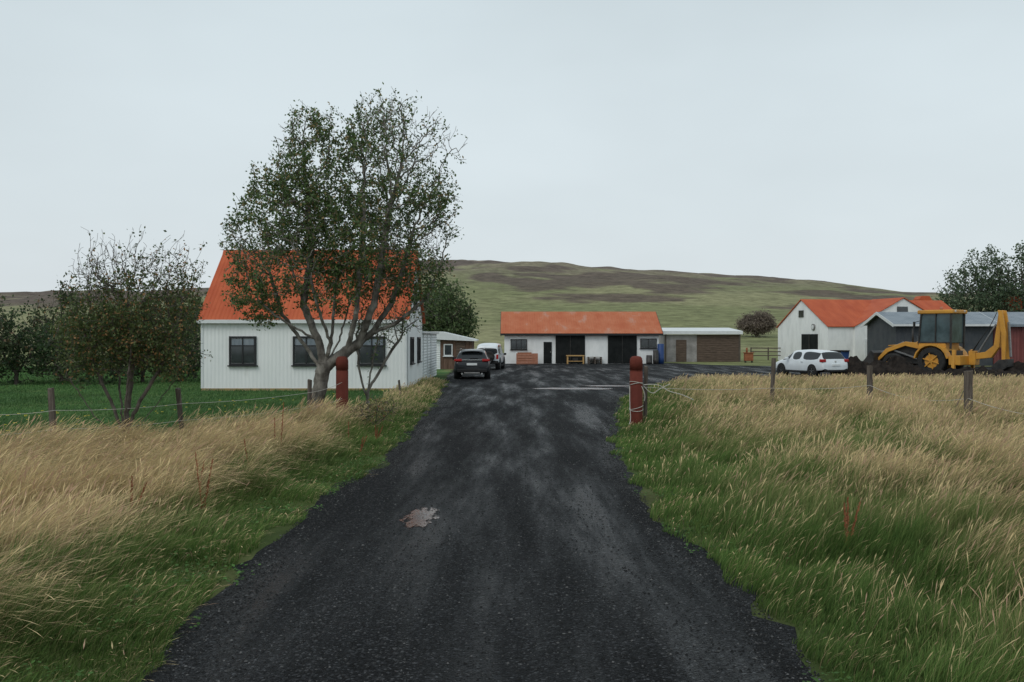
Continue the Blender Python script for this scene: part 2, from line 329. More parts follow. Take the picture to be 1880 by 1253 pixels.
# puddles: thin water sheets that thin out to nothing between the stones
def puddle(cx,cy,rx,ry,water,silt,rough,nscale,seed,z=.010,spec=.4,hard=1.):
    m=bpy.data.materials.new('puddle_water'); m.use_nodes=True; nt=m.node_tree; L=nt.links; b=nt.nodes['Principled BSDF']; out=nt.nodes['Material Output']
    tc=_n(nt,'ShaderNodeTexCoord'); ln=_n(nt,'ShaderNodeVectorMath',operation='LENGTH')
    mp=_n(nt,'ShaderNodeMapping'); mp.inputs['Scale'].default_value=(1/rx,1/ry,1); L.new(tc.outputs['Object'],mp.inputs[0]); L.new(mp.outputs[0],ln.inputs[0])
    n1=_n(nt,'ShaderNodeTexNoise'); n1.inputs['Scale'].default_value=nscale; n1.inputs['Detail'].default_value=6; n1.inputs['Roughness'].default_value=.7
    mp2=_n(nt,'ShaderNodeMapping'); mp2.inputs['Location'].default_value=(seed*3.1,seed,0); mp2.inputs['Scale'].default_value=(1,max(.25,rx/ry),1); L.new(tc.outputs['Object'],mp2.inputs[0]); L.new(mp2.outputs[0],n1.inputs['Vector'])
    s=_n(nt,'ShaderNodeMath',operation='MULTIPLY_ADD'); s.inputs[1].default_value=2.6; L.new(n1.outputs['Fac'],s.inputs[0]); s.inputs[2].default_value=-.55
    d=_n(nt,'ShaderNodeMath',operation='SUBTRACT'); L.new(s.outputs[0],d.inputs[0]); L.new(ln.outputs['Value'],d.inputs[1])
    mr=_n(nt,'ShaderNodeMapRange'); mr.inputs[1].default_value=0; mr.inputs[2].default_value=.22*hard; L.new(d.outputs[0],mr.inputs[0])
    cr=_n(nt,'ShaderNodeMix',data_type='RGBA'); cr.inputs[6].default_value=(*silt,1); cr.inputs[7].default_value=(*water,1); mr2=_n(nt,'ShaderNodeMapRange'); mr2.inputs[1].default_value=.15; mr2.inputs[2].default_value=.7; L.new(d.outputs[0],mr2.inputs[0]); L.new(mr2.outputs[0],cr.inputs[0]); L.new(cr.outputs[2],b.inputs['Base Color'])
    b.inputs['Roughness'].default_value=rough; b.inputs['Specular IOR Level'].default_value=spec
    n2=_n(nt,'ShaderNodeTexNoise'); n2.inputs['Scale'].default_value=30; L.new(tc.outputs['Object'],n2.inputs['Vector']); bp=_n(nt,'ShaderNodeBump'); bp.inputs['Strength'].default_value=.25; bp.inputs['Distance'].default_value=.01; L.new(n2.outputs['Fac'],bp.inputs['Height']); L.new(bp.outputs[0],b.inputs['Normal'])
    tr=_n(nt,'ShaderNodeBsdfTransparent'); mx=_n(nt,'ShaderNodeMixShader'); L.new(mr.outputs[0],mx.inputs[0]); L.new(tr.outputs[0],mx.inputs[1]); L.new(b.outputs[0],mx.inputs[2]); L.new(mx.outputs[0],out.inputs['Surface'])
    return poly('puddle',[(-2*rx,-2*ry,0),(2*rx,-2*ry,0),(2*rx,2*ry,0),(-2*rx,2*ry,0)],[(0,1,2,3)],m,loc=(cx,cy,z))
puddle(-1.07,11.6,.24,.85,(.03,.02,.018),(.13,.075,.058),.16,11,2,spec=.22)
puddle(2.6,40.8,2.2,1.1,(.04,.04,.042),(.03,.03,.03),.24,.8,5,spec=.7,hard=.6)
puddle(4.3,43.0,1.5,.8,(.04,.04,.042),(.03,.03,.03),.24,1,6,z=.013,spec=.7,hard=.6)

# ---------------------------------------------------------------- grass
def sample(N,y0,y1,fall,xmul=.58,xadd=2.5):
    yg=np.linspace(y0,y1,600); dens=(1/np.maximum(yg,7)**fall)*(xmul*yg+xadd); cdf=np.cumsum(dens); cdf/=cdf[-1]
    y=np.interp(rng.random(N),cdf,yg); x=(rng.random(N)*2-1)*(xmul*y+xadd); return x,y
def blades(name,x,y,h,w,lean,cb,ct,plume):
    N=len(x); z=ground(x,y)-.01
    ts=np.array([0,.38,.72,.9,1.0])
    ang=rng.random(N)*math.pi; wx=np.cos(ang)*.9+.1; wy=np.sin(ang)*.5
    lv=lean; Vs=[];Cs=[]
    for i,t in enumerate(ts):
        k=t**1.7; px=x+lv[:,0]*h*k; py=y+lv[:,1]*h*k; Ln=np.hypot(lv[:,0],lv[:,1]); pz=z+h*(t-np.minimum(.42*Ln,.6)*t**2.2)
        ww=w*np.where(plume,[.7,.5,.5,2.6,0][i],[1,.95,.6,.3,0][i])*.5
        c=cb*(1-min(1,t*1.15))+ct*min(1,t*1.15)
        if i<4:
            Vs+= [np.stack([px-wx*ww,py-wy*ww,pz],1),np.stack([px+wx*ww,py+wy*ww,pz],1)]; Cs+=[c,c]
        else: Vs.append(np.stack([px,py,pz],1)); Cs.append(c)
    V=np.stack(Vs,1).reshape(-1,3); C=np.stack(Cs,1).reshape(-1,3); o=np.arange(N)[:,None]*9
    q=np.concatenate([o+np.array([[0,1,3,2]]),o+np.array([[2,3,5,4]]),o+np.array([[4,5,7,6]])]); t=o+np.array([[6,7,8]])
    return mesh_np(name,V,[(q,0),(t,0)],[M['grass']],C)
# tall meadow
x,y=sample(1050000,3.2,50,1.25)
dr=x-redge(y)-(fbm(x,y,.9,40)-.5)*.7; dl=ledge(y)-x-(fbm(x,y,.9,41)-.5)*.7
right=(dr>.0)&(y<48.2); right&=~((x>24)&(y>47.2))
left=(dl>.0)&(y<fence_y(x)+.5)
verge=(dl>0)&(y>=fence_y(x)+.5)&(dl<1.5+.5*fbm(x,y,3,44))&(y<47)
keep=right|left|verge
x,y,dr,dl,right,left,verge=[q[keep] for q in (x,y,dr,dl,right,left,verge)]
if len(x)>640000:
    s=rng.permutation(len(x))[:640000]; x,y,dr,dl,right,left,verge=[q[s] for q in (x,y,dr,dl,right,left,verge)]
N=len(x); print('blades',N)
d=np.where(right,dr,dl)
n1=fbm(x,y,2.4,50); n2=fbm(x,y,.6,51)
straw=np.where(right, sstep(.6,3.4,d)*.32*sstep(.32,.62,n1)+.05+.14*sstep(12,34,y)*sstep(.8,2.5,d), sstep(.8,2.2,d)*.58*sstep(.22,.55,n1)+.06)
straw=np.where(verge,.14+.2*n1,straw)
h=np.where(right, .11+.23*sstep(0,1.4,d)-.10*sstep(34,47,y), .10+.26*sstep(.2,1.6,d)); h=np.where(verge,.10+.12*sstep(0,.8,d),h)
h*=.45+1.1*sstep(.2,.8,n2); h*=.6+.65*rng.random(N)
iss=rng.random(N)<np.clip(straw*(.4+1.2*sstep(.3,.65,n2)),0,.95); tall=iss&(rng.random(N)<.55)
h=np.where(iss,h*1.3,h*.88)
w=(.0032+.00040*y)*np.where(iss,.7,1.2)
wind=fbm(x,y,3.0,55)
la=np.where(left,.9,.5)*(.5+1.0*wind)*(.35+1.0*rng.random(N))*np.where(iss,1.1,.8)
ldir=.15+ (fbm(x,y,1.4,57)-.5)*2.8+rng.normal(0,.6,N); lean=np.stack([la*np.cos(ldir),la*np.sin(ldir)-.15],1)
rv=rng.random((N,1))
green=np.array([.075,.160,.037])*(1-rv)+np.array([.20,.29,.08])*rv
green*=(.65+.7*fbm(x,y,1.1,63))[:,None]
olive=np.array([.37,.365,.15]); 
og=(sstep(.3,.65,fbm(x,y,1.6,60))*.75*rng.random(N)*sstep(.3,1.8,d))[:,None]; green=green*(1-og)+olive*og
st1=np.array([.72,.56,.30])*(.7+.5*rng.random((N,1))); pk=(rng.random((N,1))<.25); st1=np.where(pk,np.array([.58,.37,.25]),st1)
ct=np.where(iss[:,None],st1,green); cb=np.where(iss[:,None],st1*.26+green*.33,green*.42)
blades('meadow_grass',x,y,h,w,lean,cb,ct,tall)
# lawn
x,y=sample(330000,15,72,1.1)
k=(ledge(y)-x>.7)&(y>fence_y(x)+.1)&(~((x>-12.3)&(x<-4.1)&(y>39.1)))&(x>-34)
x,y=x[k],y[k]; N=len(x)
h=(.05+.09*rng.random(N))*(.5+1.0*fbm(x,y,1.5,70)); lean=rng.normal(0,.4,(N,2)); lean[:,0]+=.3
rv=rng.random((N,1)); g=np.array([.06,.155,.05])*(1-rv)+np.array([.16,.28,.09])*rv
g*= (.6+.8*fbm(x,y,3.5,71))[:,None]
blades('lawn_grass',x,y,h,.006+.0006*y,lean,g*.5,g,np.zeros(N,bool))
# dandelions
N=420; x=-26+rng.random(N)*22; y=fence_y(x)+.3+rng.random(N)**1.3*14; k=x<ledge(y)-1; x,y=x[k],y[k]; N=len(x)
r=.022+.02*rng.random(N); V=[];
for i in range(6): V.append(np.stack([x+r*np.cos(i*1.047),y+r*np.sin(i*1.047),.13+ground(x,y)+0*x+.012*(i%2)],1))
V=np.stack(V,1).reshape(-1,3); hexf=(np.arange(N)*6)[:,None]+np.arange(6)[None]
mesh_np('dandelion_flowers',V,[(hexf,0)],[pmat('dandelion_yellow',(.65,.5,.03),None)])
# broad leaf weeds on the road edge
N=12000; y=4+rng.random(N)**1.6*26; sd=rng.random(N)<.5; x=np.where(sd,ledge(y)-rng.random(N)*.9+.15,redge(y)+rng.random(N)*.9-.15)
k=vn(x,y,.6,80)>.55; x,y=x[k],y[k]; N=len(x); z=ground(x,y)+.02+.12*rng.random(N)*vn(x,y,.3,82); a_=rng.random(N)*6.28; L_=.015+.03*rng.random(N)
ux,uy,uz=np.cos(a_)*L_,np.sin(a_)*L_,L_*(rng.random(N)-.3)
V=np.stack([np.stack([x,y,z],1),np.stack([x+ux*.5-uy*.45,y+uy*.5+ux*.45,z+uz*.7],1),np.stack([x+ux,y+uy,z+uz],1),np.stack([x+ux*.5+uy*.45,y+uy*.5-ux*.45,z+uz*.7],1)],1).reshape(-1,3)
cc=np.repeat(np.array([.085,.175,.045])*(.5+.9*rng.random((N,1))),4,0)
mesh_np('roadside_weeds',V,[((np.arange(N)*4)[:,None]+np.arange(4)[None],0)],[M['grass']],cc)

# ---------------------------------------------------------------- trees
def grow(lines, ells, n_attr, step, kill, infl, seed, iters=90, lump=.42, up=.0):
    g=np.random.default_rng(seed); P=[];par=[]
    for li,ln in enumerate(lines):
        ln=[np.array(p,float) for p in ln]
        if li==0: P.append(ln[0]); par.append(-1); cur=0
        else:
            D=[np.linalg.norm(q-ln[0]) for q in P]; cur=int(np.argmin(D))
        for a_,b_ in zip([P[cur]]+ln[1:-1],ln[1:]):
            n=max(1,int(round(np.linalg.norm(b_-a_)/step)))
            for i in range(1,n+1):
                P.append(a_+(b_-a_)*i/n+g.normal(0,.022,3)*step*4); par.append(cur); cur=len(P)-1
    A=[];vol=np.array([e[3]*e[4]*e[5] for e in ells]); vol=vol/vol.sum()
    while len(A)<n_attr:
        e=ells[g.choice(len(ells),p=vol)]; q=g.normal(0,1,3); q/=np.linalg.norm(q); q*=g.random()**(1/2.4)
        p=np.array(e[:3])+q*np.array(e[3:6])
        if float(vn(p[0]+p[1]*.7,p[2]-p[1]*.6,.8 if e[3]<4 else 1.4,seed%50))>lump or g.random()<.25: A.append(p)
    A=np.array(A); P=np.array(P); par=list(par)
    def dist(A,Q): return np.linalg.norm(A[:,None]-Q[None],axis=2)
    D=dist(A,P); ni=D.argmin(1); nd=D.min(1); kids=np.bincount([q for q in par if q>=0],minlength=len(P)).tolist()
    for it in range(iters):
        act=nd<infl
        if not act.any(): break
        acc=np.zeros((len(P),3)); dv=A[act]-P[ni[act]]; dv/=np.linalg.norm(dv,axis=1)[:,None]+1e-9
        np.add.at(acc,ni[act],dv); cnt=np.bincount(ni[act],minlength=len(P)); idx=np.nonzero(cnt>0)[0]
        idx=np.array([i for i in idx if kids[i]<3],int)
        if len(idx)==0: break
        dd=acc[idx]/cnt[idx][:,None]+g.normal(0,.22,(len(idx),3)); dd[:,2]+=up; dd/=np.linalg.norm(dd,axis=1)[:,None]+1e-9
        Q=P[idx]+dd*step; base=len(P); P=np.vstack([P,Q])
        for i in idx: par.append(int(i)); kids[i]+=1; kids.append(0)
        D=dist(A,Q); m=D.min(1); am=D.argmin(1)+base; u=m<nd; nd=np.where(u,m,nd); ni=np.where(u,am,ni)
        k=nd>kill; A=A[k]; nd=nd[k]; ni=ni[k]
        if len(A)==0: break
    return P,np.array(par),np.array(kids)
def tree(name, loc, lines, ells, n_attr, seed, step=.16, kill=.22, infl=1.6, tip=.006, pn=2.15, leaf_n=3, leaf_s=.07, leafcols=((.035,.075,.02),(.09,.14,.035)), dens=None, bark='bark', twig=.25, rmax=.03, up=.0, lump=.42, rz=0, iters=90, spread=.06, trunk_r=None, whips=0, wind=(.25,0,.0)):
    P,par,kids=grow(lines,ells,n_attr,step,kill,infl,seed,lump=lump,up=up,iters=iters)
    g=np.random.default_rng(seed+5)
    tips=np.nonzero(kids==0)[0]
    if twig>0:      # twigs past each tip
        T=np.repeat(tips,2); dirn=P[T]-P[par[T]]; dirn/=np.linalg.norm(dirn,axis=1)[:,None]+1e-9
        dirn=dirn+g.normal(0,.45,dirn.shape); dirn[:,2]+=.35; dirn/=np.linalg.norm(dirn,axis=1)[:,None]
        Q=P[T]+dirn*(twig*(.4+.9*g.random((len(T),1)))); P=np.vstack([P,Q]); par=np.concatenate([par,T])
    if whips:       # long bare shoots standing out of the crown edge
        zc=P[tips][:,2]; pr=np.clip((zc-np.percentile(zc,45))/(zc.max()-np.percentile(zc,45)),0,1)**1.2+.02; pr/=pr.sum()
        W=g.choice(tips,size=whips,replace=False,p=pr); ctr=P[tips].mean(0)
        for s in W:
            o_=(P[s]-ctr); o_/=np.linalg.norm(o_)+1e-9; dv=o_*.5+np.array(wind)+np.array([0,0,.75])+g.normal(0,.2,3); cur=s; p=P[s].copy()
            for j in range(g.integers(3,6)):
                dv=dv/np.linalg.norm(dv); p=p+dv*.11; P=np.vstack([P,p[None]]); par=np.append(par,cur); cur=len(P)-1; dv=dv+g.normal(0,.25,3)
                if g.random()<.5:
                    P=np.vstack([P,(p+(dv+g.normal(0,.7,3))*.08)[None]]); par=np.append(par,cur)
    n=len(P); acc=np.zeros(n); R=np.zeros(n)
    for i in range(n-1,-1,-1):
        R[i]=tip if acc[i]==0 else acc[i]**(1/pn)
        if par[i]>=0: acc[par[i]]+=R[i]**pn
    if trunk_r:
        sc=(trunk_r-tip)/(R[0]-tip); R=tip+(R-tip)*sc
    R[0]*=1.25
    k=6; c=np.arange(1,n); p0=P[par[c]]; p1=P[c]; dvec=p1-p0; ln=np.linalg.norm(dvec,axis=1)[:,None]+1e-9; dn=dvec/ln
    ref=np.array([.31,.9,.22]); aa=np.cross(dn,ref); aa/=np.linalg.norm(aa,axis=1)[:,None]+1e-9; bb=np.cross(dn,aa)
    r0=np.minimum(R[par[c]],R[c]*1.4); r1=R[c]*.97; rings=[]
    for (pp,rr) in ((p0-dn*r0[:,None]*.3,r0),(p1+dn*r1[:,None]*.25,r1)):
        for i in range(k):
            t=6.28318*i/k; rings.append(pp+(aa*math.cos(t)+bb*math.sin(t))*rr[:,None])
    V=np.stack(rings,1).reshape(-1,3); o=(np.arange(n-1)*2*k)[:,None]
    q=np.concatenate([o+np.array([[i,(i+1)%k,k+(i+1)%k,k+i]]) for i in range(k)])
    # leaves
    cand=np.nonzero(R<rmax)[0]; cand=cand[cand>0]; dn_=np.ones(len(cand)) if dens is None else dens(P[cand])
    dn_=dn_*(.25+1.5*sstep(.25,.7,vn(P[cand][:,0]*1.0+P[cand][:,1],P[cand][:,2],.6,seed%40+2)))
    cnt=g.poisson(leaf_n*dn_); T=np.repeat(cand,cnt); m=len(T)
    f=g.random((m,1)); ctr=P[T]*(1-f)+P[par[T]]*f+g.normal(0,spread,(m,3))
    u=g.normal(0,1,(m,3)); u[:,2]-=.2; u/=np.linalg.norm(u,axis=1)[:,None]; v=np.cross(u,g.normal(0,1,(m,3))); v/=np.linalg.norm(v,axis=1)[:,None]+1e-9
    s=leaf_s*(.6+.8*g.random((m,1))); LV=np.stack([ctr,ctr+u*s*.5+v*s*.3,ctr+u*s,ctr+u*s*.5-v*s*.3],1).reshape(-1,3)
    c0,c1=np.array(leafcols[0]),np.array(leafcols[1]); rv=g.random((m,1))**1.5; lc=c0*(1-rv)+c1*rv
    if len(leafcols)>2: pk=g.random((m,1))<.14; lc=np.where(pk,np.array(leafcols[2]),lc)
    V2=np.vstack([V,LV]); C=np.vstack([np.full((len(V),3),.1),np.repeat(lc,4,0)])
    lq=len(V)+(np.arange(m)*4)[:,None]+np.arange(4)[None]
    ob=mesh_np(name,V2,[(q,0),(lq,1)],[M[bark],M['leaf']],C,smooth=False); ob.location=loc; ob.rotation_euler=(0,0,rz)
    print(name,'nodes',n,'leaves',m,'r0',R[0]); return ob

# big rowan by the gate
lines=[[(0,0,-.1),(.05,0,.5),(.16,.02,1.0),(.24,0,1.35)],
 [(.24,0,1.35),(.1,.1,2.0),(-.3,.15,2.9),(-.6,.1,3.9)],
 [(.24,0,1.35),(.45,-.1,2.1),(.55,-.2,3.2),(.7,-.1,4.4)],
 [(.24,0,1.35),(.8,.15,1.75),(1.4,.2,2.2),(1.9,.1,2.9),(2.2,0,3.8),(2.5,0,4.8)],
 [(.8,.15,1.75),(1.1,-.3,2.7),(1.2,-.4,3.8),(1.3,-.3,5.2)],
 [(1.1,.15,2.0),(1.5,-.2,2.9),(1.7,-.2,4.0),(1.9,-.1,5.4)],
 [(1.4,.2,2.2),(2.1,.1,2.5),(2.8,.1,3.1),(3.2,.1,4.0)],
 [(.1,.1,2.0),(-.7,-.3,2.5),(-1.3,-.4,3.0)],
 [(.2,0,1.2),(-.3,.3,1.9),(-.9,.4,2.7),(-1.2,.3,3.8)],
 [(.2,0,1.2),(.5,.6,2.0),(.8,1.0,3.2)],
 [(.4,-.1,2.0),(.2,-.7,2.9),(0,-.9,4.0)],
 [(-.3,.15,2.9),(-.1,.2,4.2),(-.2,.1,5.6)]]
ells=[(-.7,0,4.5,1.5,1.6,1.8),(1.5,0,5.2,1.9,1.7,2.2),(-.15,0,6.5,1.0,1.0,1.35),(1.75,0,7.1,1.2,1.1,1.0),(3.0,0,6.7,.7,.7,.8),(-1.4,0,3.2,.8,.9,.8),(2.6,.2,4.2,1.0,1.0,1.3),(.6,0,3.3,1.1,1.1,.7),(3.1,0,4.9,.5,.6,.5),(2.5,0,2.9,.6,.6,.5),(-1.9,0,4.4,.4,.5,.6),(3.3,0,5.7,.4,.5,.4)]
def dns(p):
    d_=1.7-.85*sstep(.5,2.3,p[:,0])-.7*sstep(5.4,7.5,p[:,2]); return np.clip(d_,.3,2)
GR=((.065,.115,.038),(.15,.215,.075),(.30,.22,.10))
tree('rowan_tree',(at(577,24.9),24.9,0),lines,ells,4600,3,step=.12,kill=.145,infl=1.3,tip=.0042,pn=1.98,leaf_n=5.0,leaf_s=.074,leafcols=GR,dens=dns,rmax=.011,up=.14,lump=.44,twig=.22,trunk_r=.20,whips=150,wind=(.35,0,0))
# thin second stem beside it
tree('rowan_sapling',(at(672,25.8),25.8,0),[[(0,0,-.1),(.05,0,.7),(.15,0,1.4),(.3,0,2.0)],[(.02,0,.4),(-.2,.05,1.3),(-.25,0,2.2)],[(.05,0,.7),(.5,0,1.5),(.95,0,2.2)]],
 [(.3,0,2.5,.9,.6,.8),(1.0,0,2.5,.6,.5,.6),(-.2,0,2.3,.5,.5,.5)],450,8,step=.12,kill=.16,infl=1.2,leaf_n=1.5,leaf_s=.06,leafcols=GR,twig=.25,up=.15,trunk_r=.055,tip=.004)
# small tree on the left
tree('small_rowan_tree',(at(228,19.2),19.2,0),[[(0,0,-.1),(0,0,.18)],[(0,0,.15),(-.25,.05,.8),(-.6,0,1.6),(-.8,0,2.3)],[(0,0,.15),(.05,.1,.9),(.1,.2,1.8),(0,.1,2.8)],[(0,0,.15),(.3,-.1,.8),(.7,0,1.5),(1.0,0,2.3)],[(0,0,.12),(-.5,-.2,.6),(-1.0,-.1,1.3)],[(0,0,.15),(.15,-.3,1.0),(.3,-.4,2.0)],[(0,0,.15),(-.2,.3,1.0),(-.3,.5,2.0)],[(0,0,.12),(.4,.2,.6),(.9,.3,1.3)]],
 [(-.5,0,2.2,.9,.9,.9),(.5,0,2.6,.95,.9,1.1),(-.1,0,3.2,.8,.7,.7),(.8,0,3.3,.7,.5,.5),(-.9,0,1.7,.45,.6,.6),(.95,0,1.7,.4,.5,.5),(-.7,0,3.2,.4,.5,.5)],2600,21,step=.085,kill=.105,infl=1.0,tip=.0028,pn=1.98,leaf_n=3.3,leaf_s=.058,leafcols=((.06,.095,.032),(.14,.17,.06),(.34,.19,.08)),bark='bark_dark',twig=.2,up=.15,rmax=.009,lump=.46,dens=lambda p:1.5-1.05*sstep(2.4,3.7,p[:,2]),trunk_r=.08,whips=90,wind=(.25,0,0))
# scrub by the left gate post
tree('scrub_bush',(at(690,22.5),22.5,0),[[(0,0,-.05),(0,0,.1)],[(0,0,.08),(-.3,0,.4)],[(0,0,.08),(.3,.1,.4)],[(0,0,.08),(.05,-.2,.5)]],[(0,0,.45,.5,.4,.33),(.3,0,.5,.3,.3,.25),(-.4,0,.4,.3,.3,.25)],320,31,step=.07,kill=.085,infl=.6,tip=.003,leaf_n=2.0,leaf_s=.05,leafcols=((.08,.10,.03),(.16,.17,.05),(.28,.14,.06)),bark='bark_dark',twig=.14,up=.1,trunk_r=.02)
# thicket behind lawn
k_=0
for (u,d_,hh,rr) in [(-60,43,3.9,2.6),(30,44,3.6,2.2),(112,47,4.6,1.9),(185,44,3.4,2.1),(262,46,4.0,2.2),(330,47,4.3,1.9),(358,51,4.6,1.4)]:
    k_+=1
    lc=[((.03,.06,.026),(.085,.13,.05)),((.045,.065,.03),(.10,.13,.055),(.15,.10,.055))][k_%2]
    tree('thicket_tree',(at(u,d_),d_,0),[[(0,0,-.1),(0,0,.5)],[(0,0,.4),(-.6,0,1.4)],[(0,0,.4),(.6,.2,1.5)],[(0,0,.4),(.1,0,2.0)]],
     [(0,0,hh*.42,rr,1.5,hh*.42),(.3+.5*math.sin(k_*2),0,hh*.74,rr*.5,1,hh*.3),(-rr*.5,0,hh*.55,rr*.5,.9,hh*.32)],560,40+k_,step=.24,kill=.32,infl=2.2,tip=.009,leaf_n=7,leaf_s=.15,leafcols=lc,bark='bark_dark',twig=.35,spread=.14,rmax=.035,up=.1,trunk_r=.09,lump=.52)
# leafy trees farther off
def leafy(name,x,y,h,r,seed,cols=((.05,.085,.035),(.15,.20,.08)),n=1000):
    s=h/6.5
    tree(name,(x,y,gz(x,y)),[[(0,0,-.2),(0,0,1.2*s)],[(0,0,1*s),(-.8*s,0,2.6*s)],[(0,0,1*s),(.8*s,.2,2.7*s)],[(0,0,1.1*s),(.1,-.2,3.8*s)]],
      [(0,0,h*.48,r,r*.8,h*.36),(r*.2,0,h*.72,r*.65,r*.6,h*.27),(-r*.45,0,h*.55,r*.5,r*.5,h*.27),(r*.6,0,h*.45,r*.42,r*.4,h*.2)],n,seed,step=.38*s,kill=.42*s,infl=3*s,tip=.012,leaf_n=13,leaf_s=.25,leafcols=cols,bark='bark_dark',twig=.4,spread=.28,rmax=.07,up=.15,trunk_r=.16*s)
leafy('willow_tree',at(818,84),84,6.7,2.6,61)
leafy('willow_tree',at(782,88),88,7.0,2.4,62)
PC=((.055,.09,.05),(.16,.21,.12))
leafy('poplar_tree',at(1798,100),100,11.2,4.2,63,PC,1900)
leafy('poplar_tree',at(1880,98),98,11.4,3.6,64,PC,1700)
leafy('poplar_tree',at(1990,104),104,10.5,3.6,66,PC)
leafy('heath_bush',at(1388,150),150,3.8,2.8,65,((.15,.12,.10),(.27,.22,.17)),n=420)

# dock plants (rusty stalks)
def dock(x,y,h,seed):
    g=random.Random(seed); V=[];Q=[]
    z0=gz(x,y)
    for s_ in range(g.randint(1,3)):
        dx,dy=g.uniform(-.12,.2),g.uniform(-.1,.1); hh=h*g.uniform(.7,1.05)
        n=80
        for i in range(n):
            t=(i/n); 
            if t<.3 and g.random()<.6: continue
            px,py,pz=x+dx*t,y+dy*t,z0+hh*t; a_=g.uniform(0,6.28); l=.010+.018*(1-t)
            o=len(V); V+=[(px,py,pz),(px+l*math.cos(a_),py+l*math.sin(a_),pz+.008),(px+l*.6*math.cos(a_+.7),py+l*.6*math.sin(a_+.7),pz+.028)]; Q.append((o,o+1,o+2))
        o=len(V); w_=.004; V+=[(x-w_,y,z0),(x+w_,y,z0),(x+dx+w_,y+dy,z0+hh),(x+dx-w_,y+dy,z0+hh)]; Q.append((o,o+1,o+2,o+3))
    poly('dock_plant',V,Q,M['rust'])
for i,(u,d_,h) in enumerate([(372,11.5,.85),(362,12.2,.7),(460,14.5,.75),(515,17,.9),(505,17.4,.7),(1556,9.6,.5),(690,20,.4),(240,11.0,.6),(640,20,.5),(660,18,.4)]): dock(at(u,d_),d_,h,i)

# ---------------------------------------------------------------- fences
def bollard(u,d,h,r):
    x=at(u,d); e=empty('gate_post',(x,d,gz(x,d)-.02)); 
    lathe('shaft',[(r*1.02,-.2),(r,.2),(r*.98,h-.36)],M['red_post'],e,wob=.012)
    lathe('collar',[(r*.95,h-.36),(r*.95,h-.33)],M['red_post'],e)
    lathe('cap',[(r*1.0,h-.33),(r*1.0,h-.12),(r*.9,h-.05),(r*.66,h-.01),(r*.3,h)],M['red_post'],e)
    return e,x,gz(x,d)
eL,lx,lz=bollard(628,24.8,1.62,.155)
eR,rx_,rz_=bollard(1168,23.7,1.68,.155)
def fpost(u,d,h,r=.055,tilt=0,name='fence_post'):
    x=at(u,d); z=gz(x,d); g=random.Random(int(u)); V=[];n=8;Fs=[]
    lv=[-.2,h*.25,h*.5,h*.75,h]
    for j,zz in enumerate(lv):
        for i in range(n):
            rr=r*(1+g.uniform(-.12,.12)); V.append((rr*math.cos(6.283*i/n)+tilt*zz+g.uniform(-.004,.004),rr*math.sin(6.283*i/n),zz+(g.uniform(-.02,.02) if j==4 else 0)))
    for j in range(4):
        for i in range(n): Fs.append((j*n+i,j*n+(i+1)%n,(j+1)*n+(i+1)%n,(j+1)*n+i))
    Fs.append(tuple(range(4*n,5*n)))
    poly(name,V,Fs,M['wood_grey'],None,loc=(x,d,z)); return (x,d,z+h*.0)
fpost(100,18.1,1.14,.06,-.06); fpost(335,20.2,1.04,.055,-.09); fpost(567,24.5,1.05,.055,.02)
fpost(1184,24.1,1.4,.05,.02)
fpost(1417,28.4,1.40,.065,.04); fpost(1597,28.0,1.2,.085); fpost(1778,22.6,1.22,.10); 
fpost(740,43,.75,.04,.05); fpost(735,35,.6,.04,-.08); fpost(757,45,.7,.04)
fpost(-60,16.6,1.1,.06); fpost(2010,18.5,1.2,.09)
def wire(nm,a_,b_,sag,r=.007,mat='wire',parent=None,n=9):
    pts=[]
    for i in range(n):
        t=i/(n-1); pts.append((a_[0]+(b_[0]-a_[0])*t,a_[1]+(b_[1]-a_[1])*t,a_[2]+(b_[2]-a_[2])*t-sag*4*t*(1-t)))
    return curve(nm,pts,r,M[mat],parent)
fw=empty('fence_wire')
def pt(u,d,z): x=at(u,d); return (x,d,gz(x,d)+z)
for z1,z2 in ((.74,.85),(.40,.45)):
    ps=[pt(-60,16.6,z1),pt(100,18.05,z1),pt(335,20.15,z1),pt(567,24.4,z1),pt(628,24.6,z2+.1)]
    for a_,b_ in zip(ps,ps[1:]): wire('wire',a_,b_,.04,.005,'rope',fw)
for z1 in (.55,):
    ps=[pt(1184,24.0,z1+.35),pt(1417,28.3,z1),pt(1597,27.9,z1+.1),pt(1778,22.5,z1+.05),pt(2010,18.5,z1)]
    for a_,b_,sg in zip(ps,ps[1:],(.05,.06,.2,.15)): wire('wire',a_,b_,sg,.006,'rope',fw)
    wire('stay',pt(1778,22.6,1.0),pt(1745,23.4,.05),.0,.008,'wire',fw)
# ropes wound around right post and loose end
rp=empty('rope',(0,0,0))
for j,z in enumerate((.40,.44,.98,1.01)):
    pts=[(rx_+.166*math.cos(t),23.7+.166*math.sin(t),rz_+z+.05*math.sin(t+j*1.3)) for t in np.linspace(0,6.6,16)]
    curve('coil',pts,.007,M['rope'],rp)
curve('loose',[(rx_+.16,23.55,rz_+.98),(rx_+.5,23.6,rz_+1.02),(rx_+.75,23.6,rz_+.82),(rx_+1.1,23.6,rz_+.75),(rx_+1.35,23.6,rz_+.62)],.010,M['rope'],rp)
curve('loose',[(rx_+.16,23.5,rz_+.95),(rx_+.35,23.6,rz_+.72),(rx_+.55,23.6,rz_+.9),(rx_+.8,23.6,rz_+1.0)],.009,M['rope'],rp)
curve('hanging',[(rx_-.17,23.55,rz_+.95),(rx_-.18,23.5,rz_+.5),(rx_-.15,23.4,rz_+.05),(rx_-.4,23.3,rz_-.0),(rx_-.3,22.9,rz_+.0)],.009,M['rope'],rp)
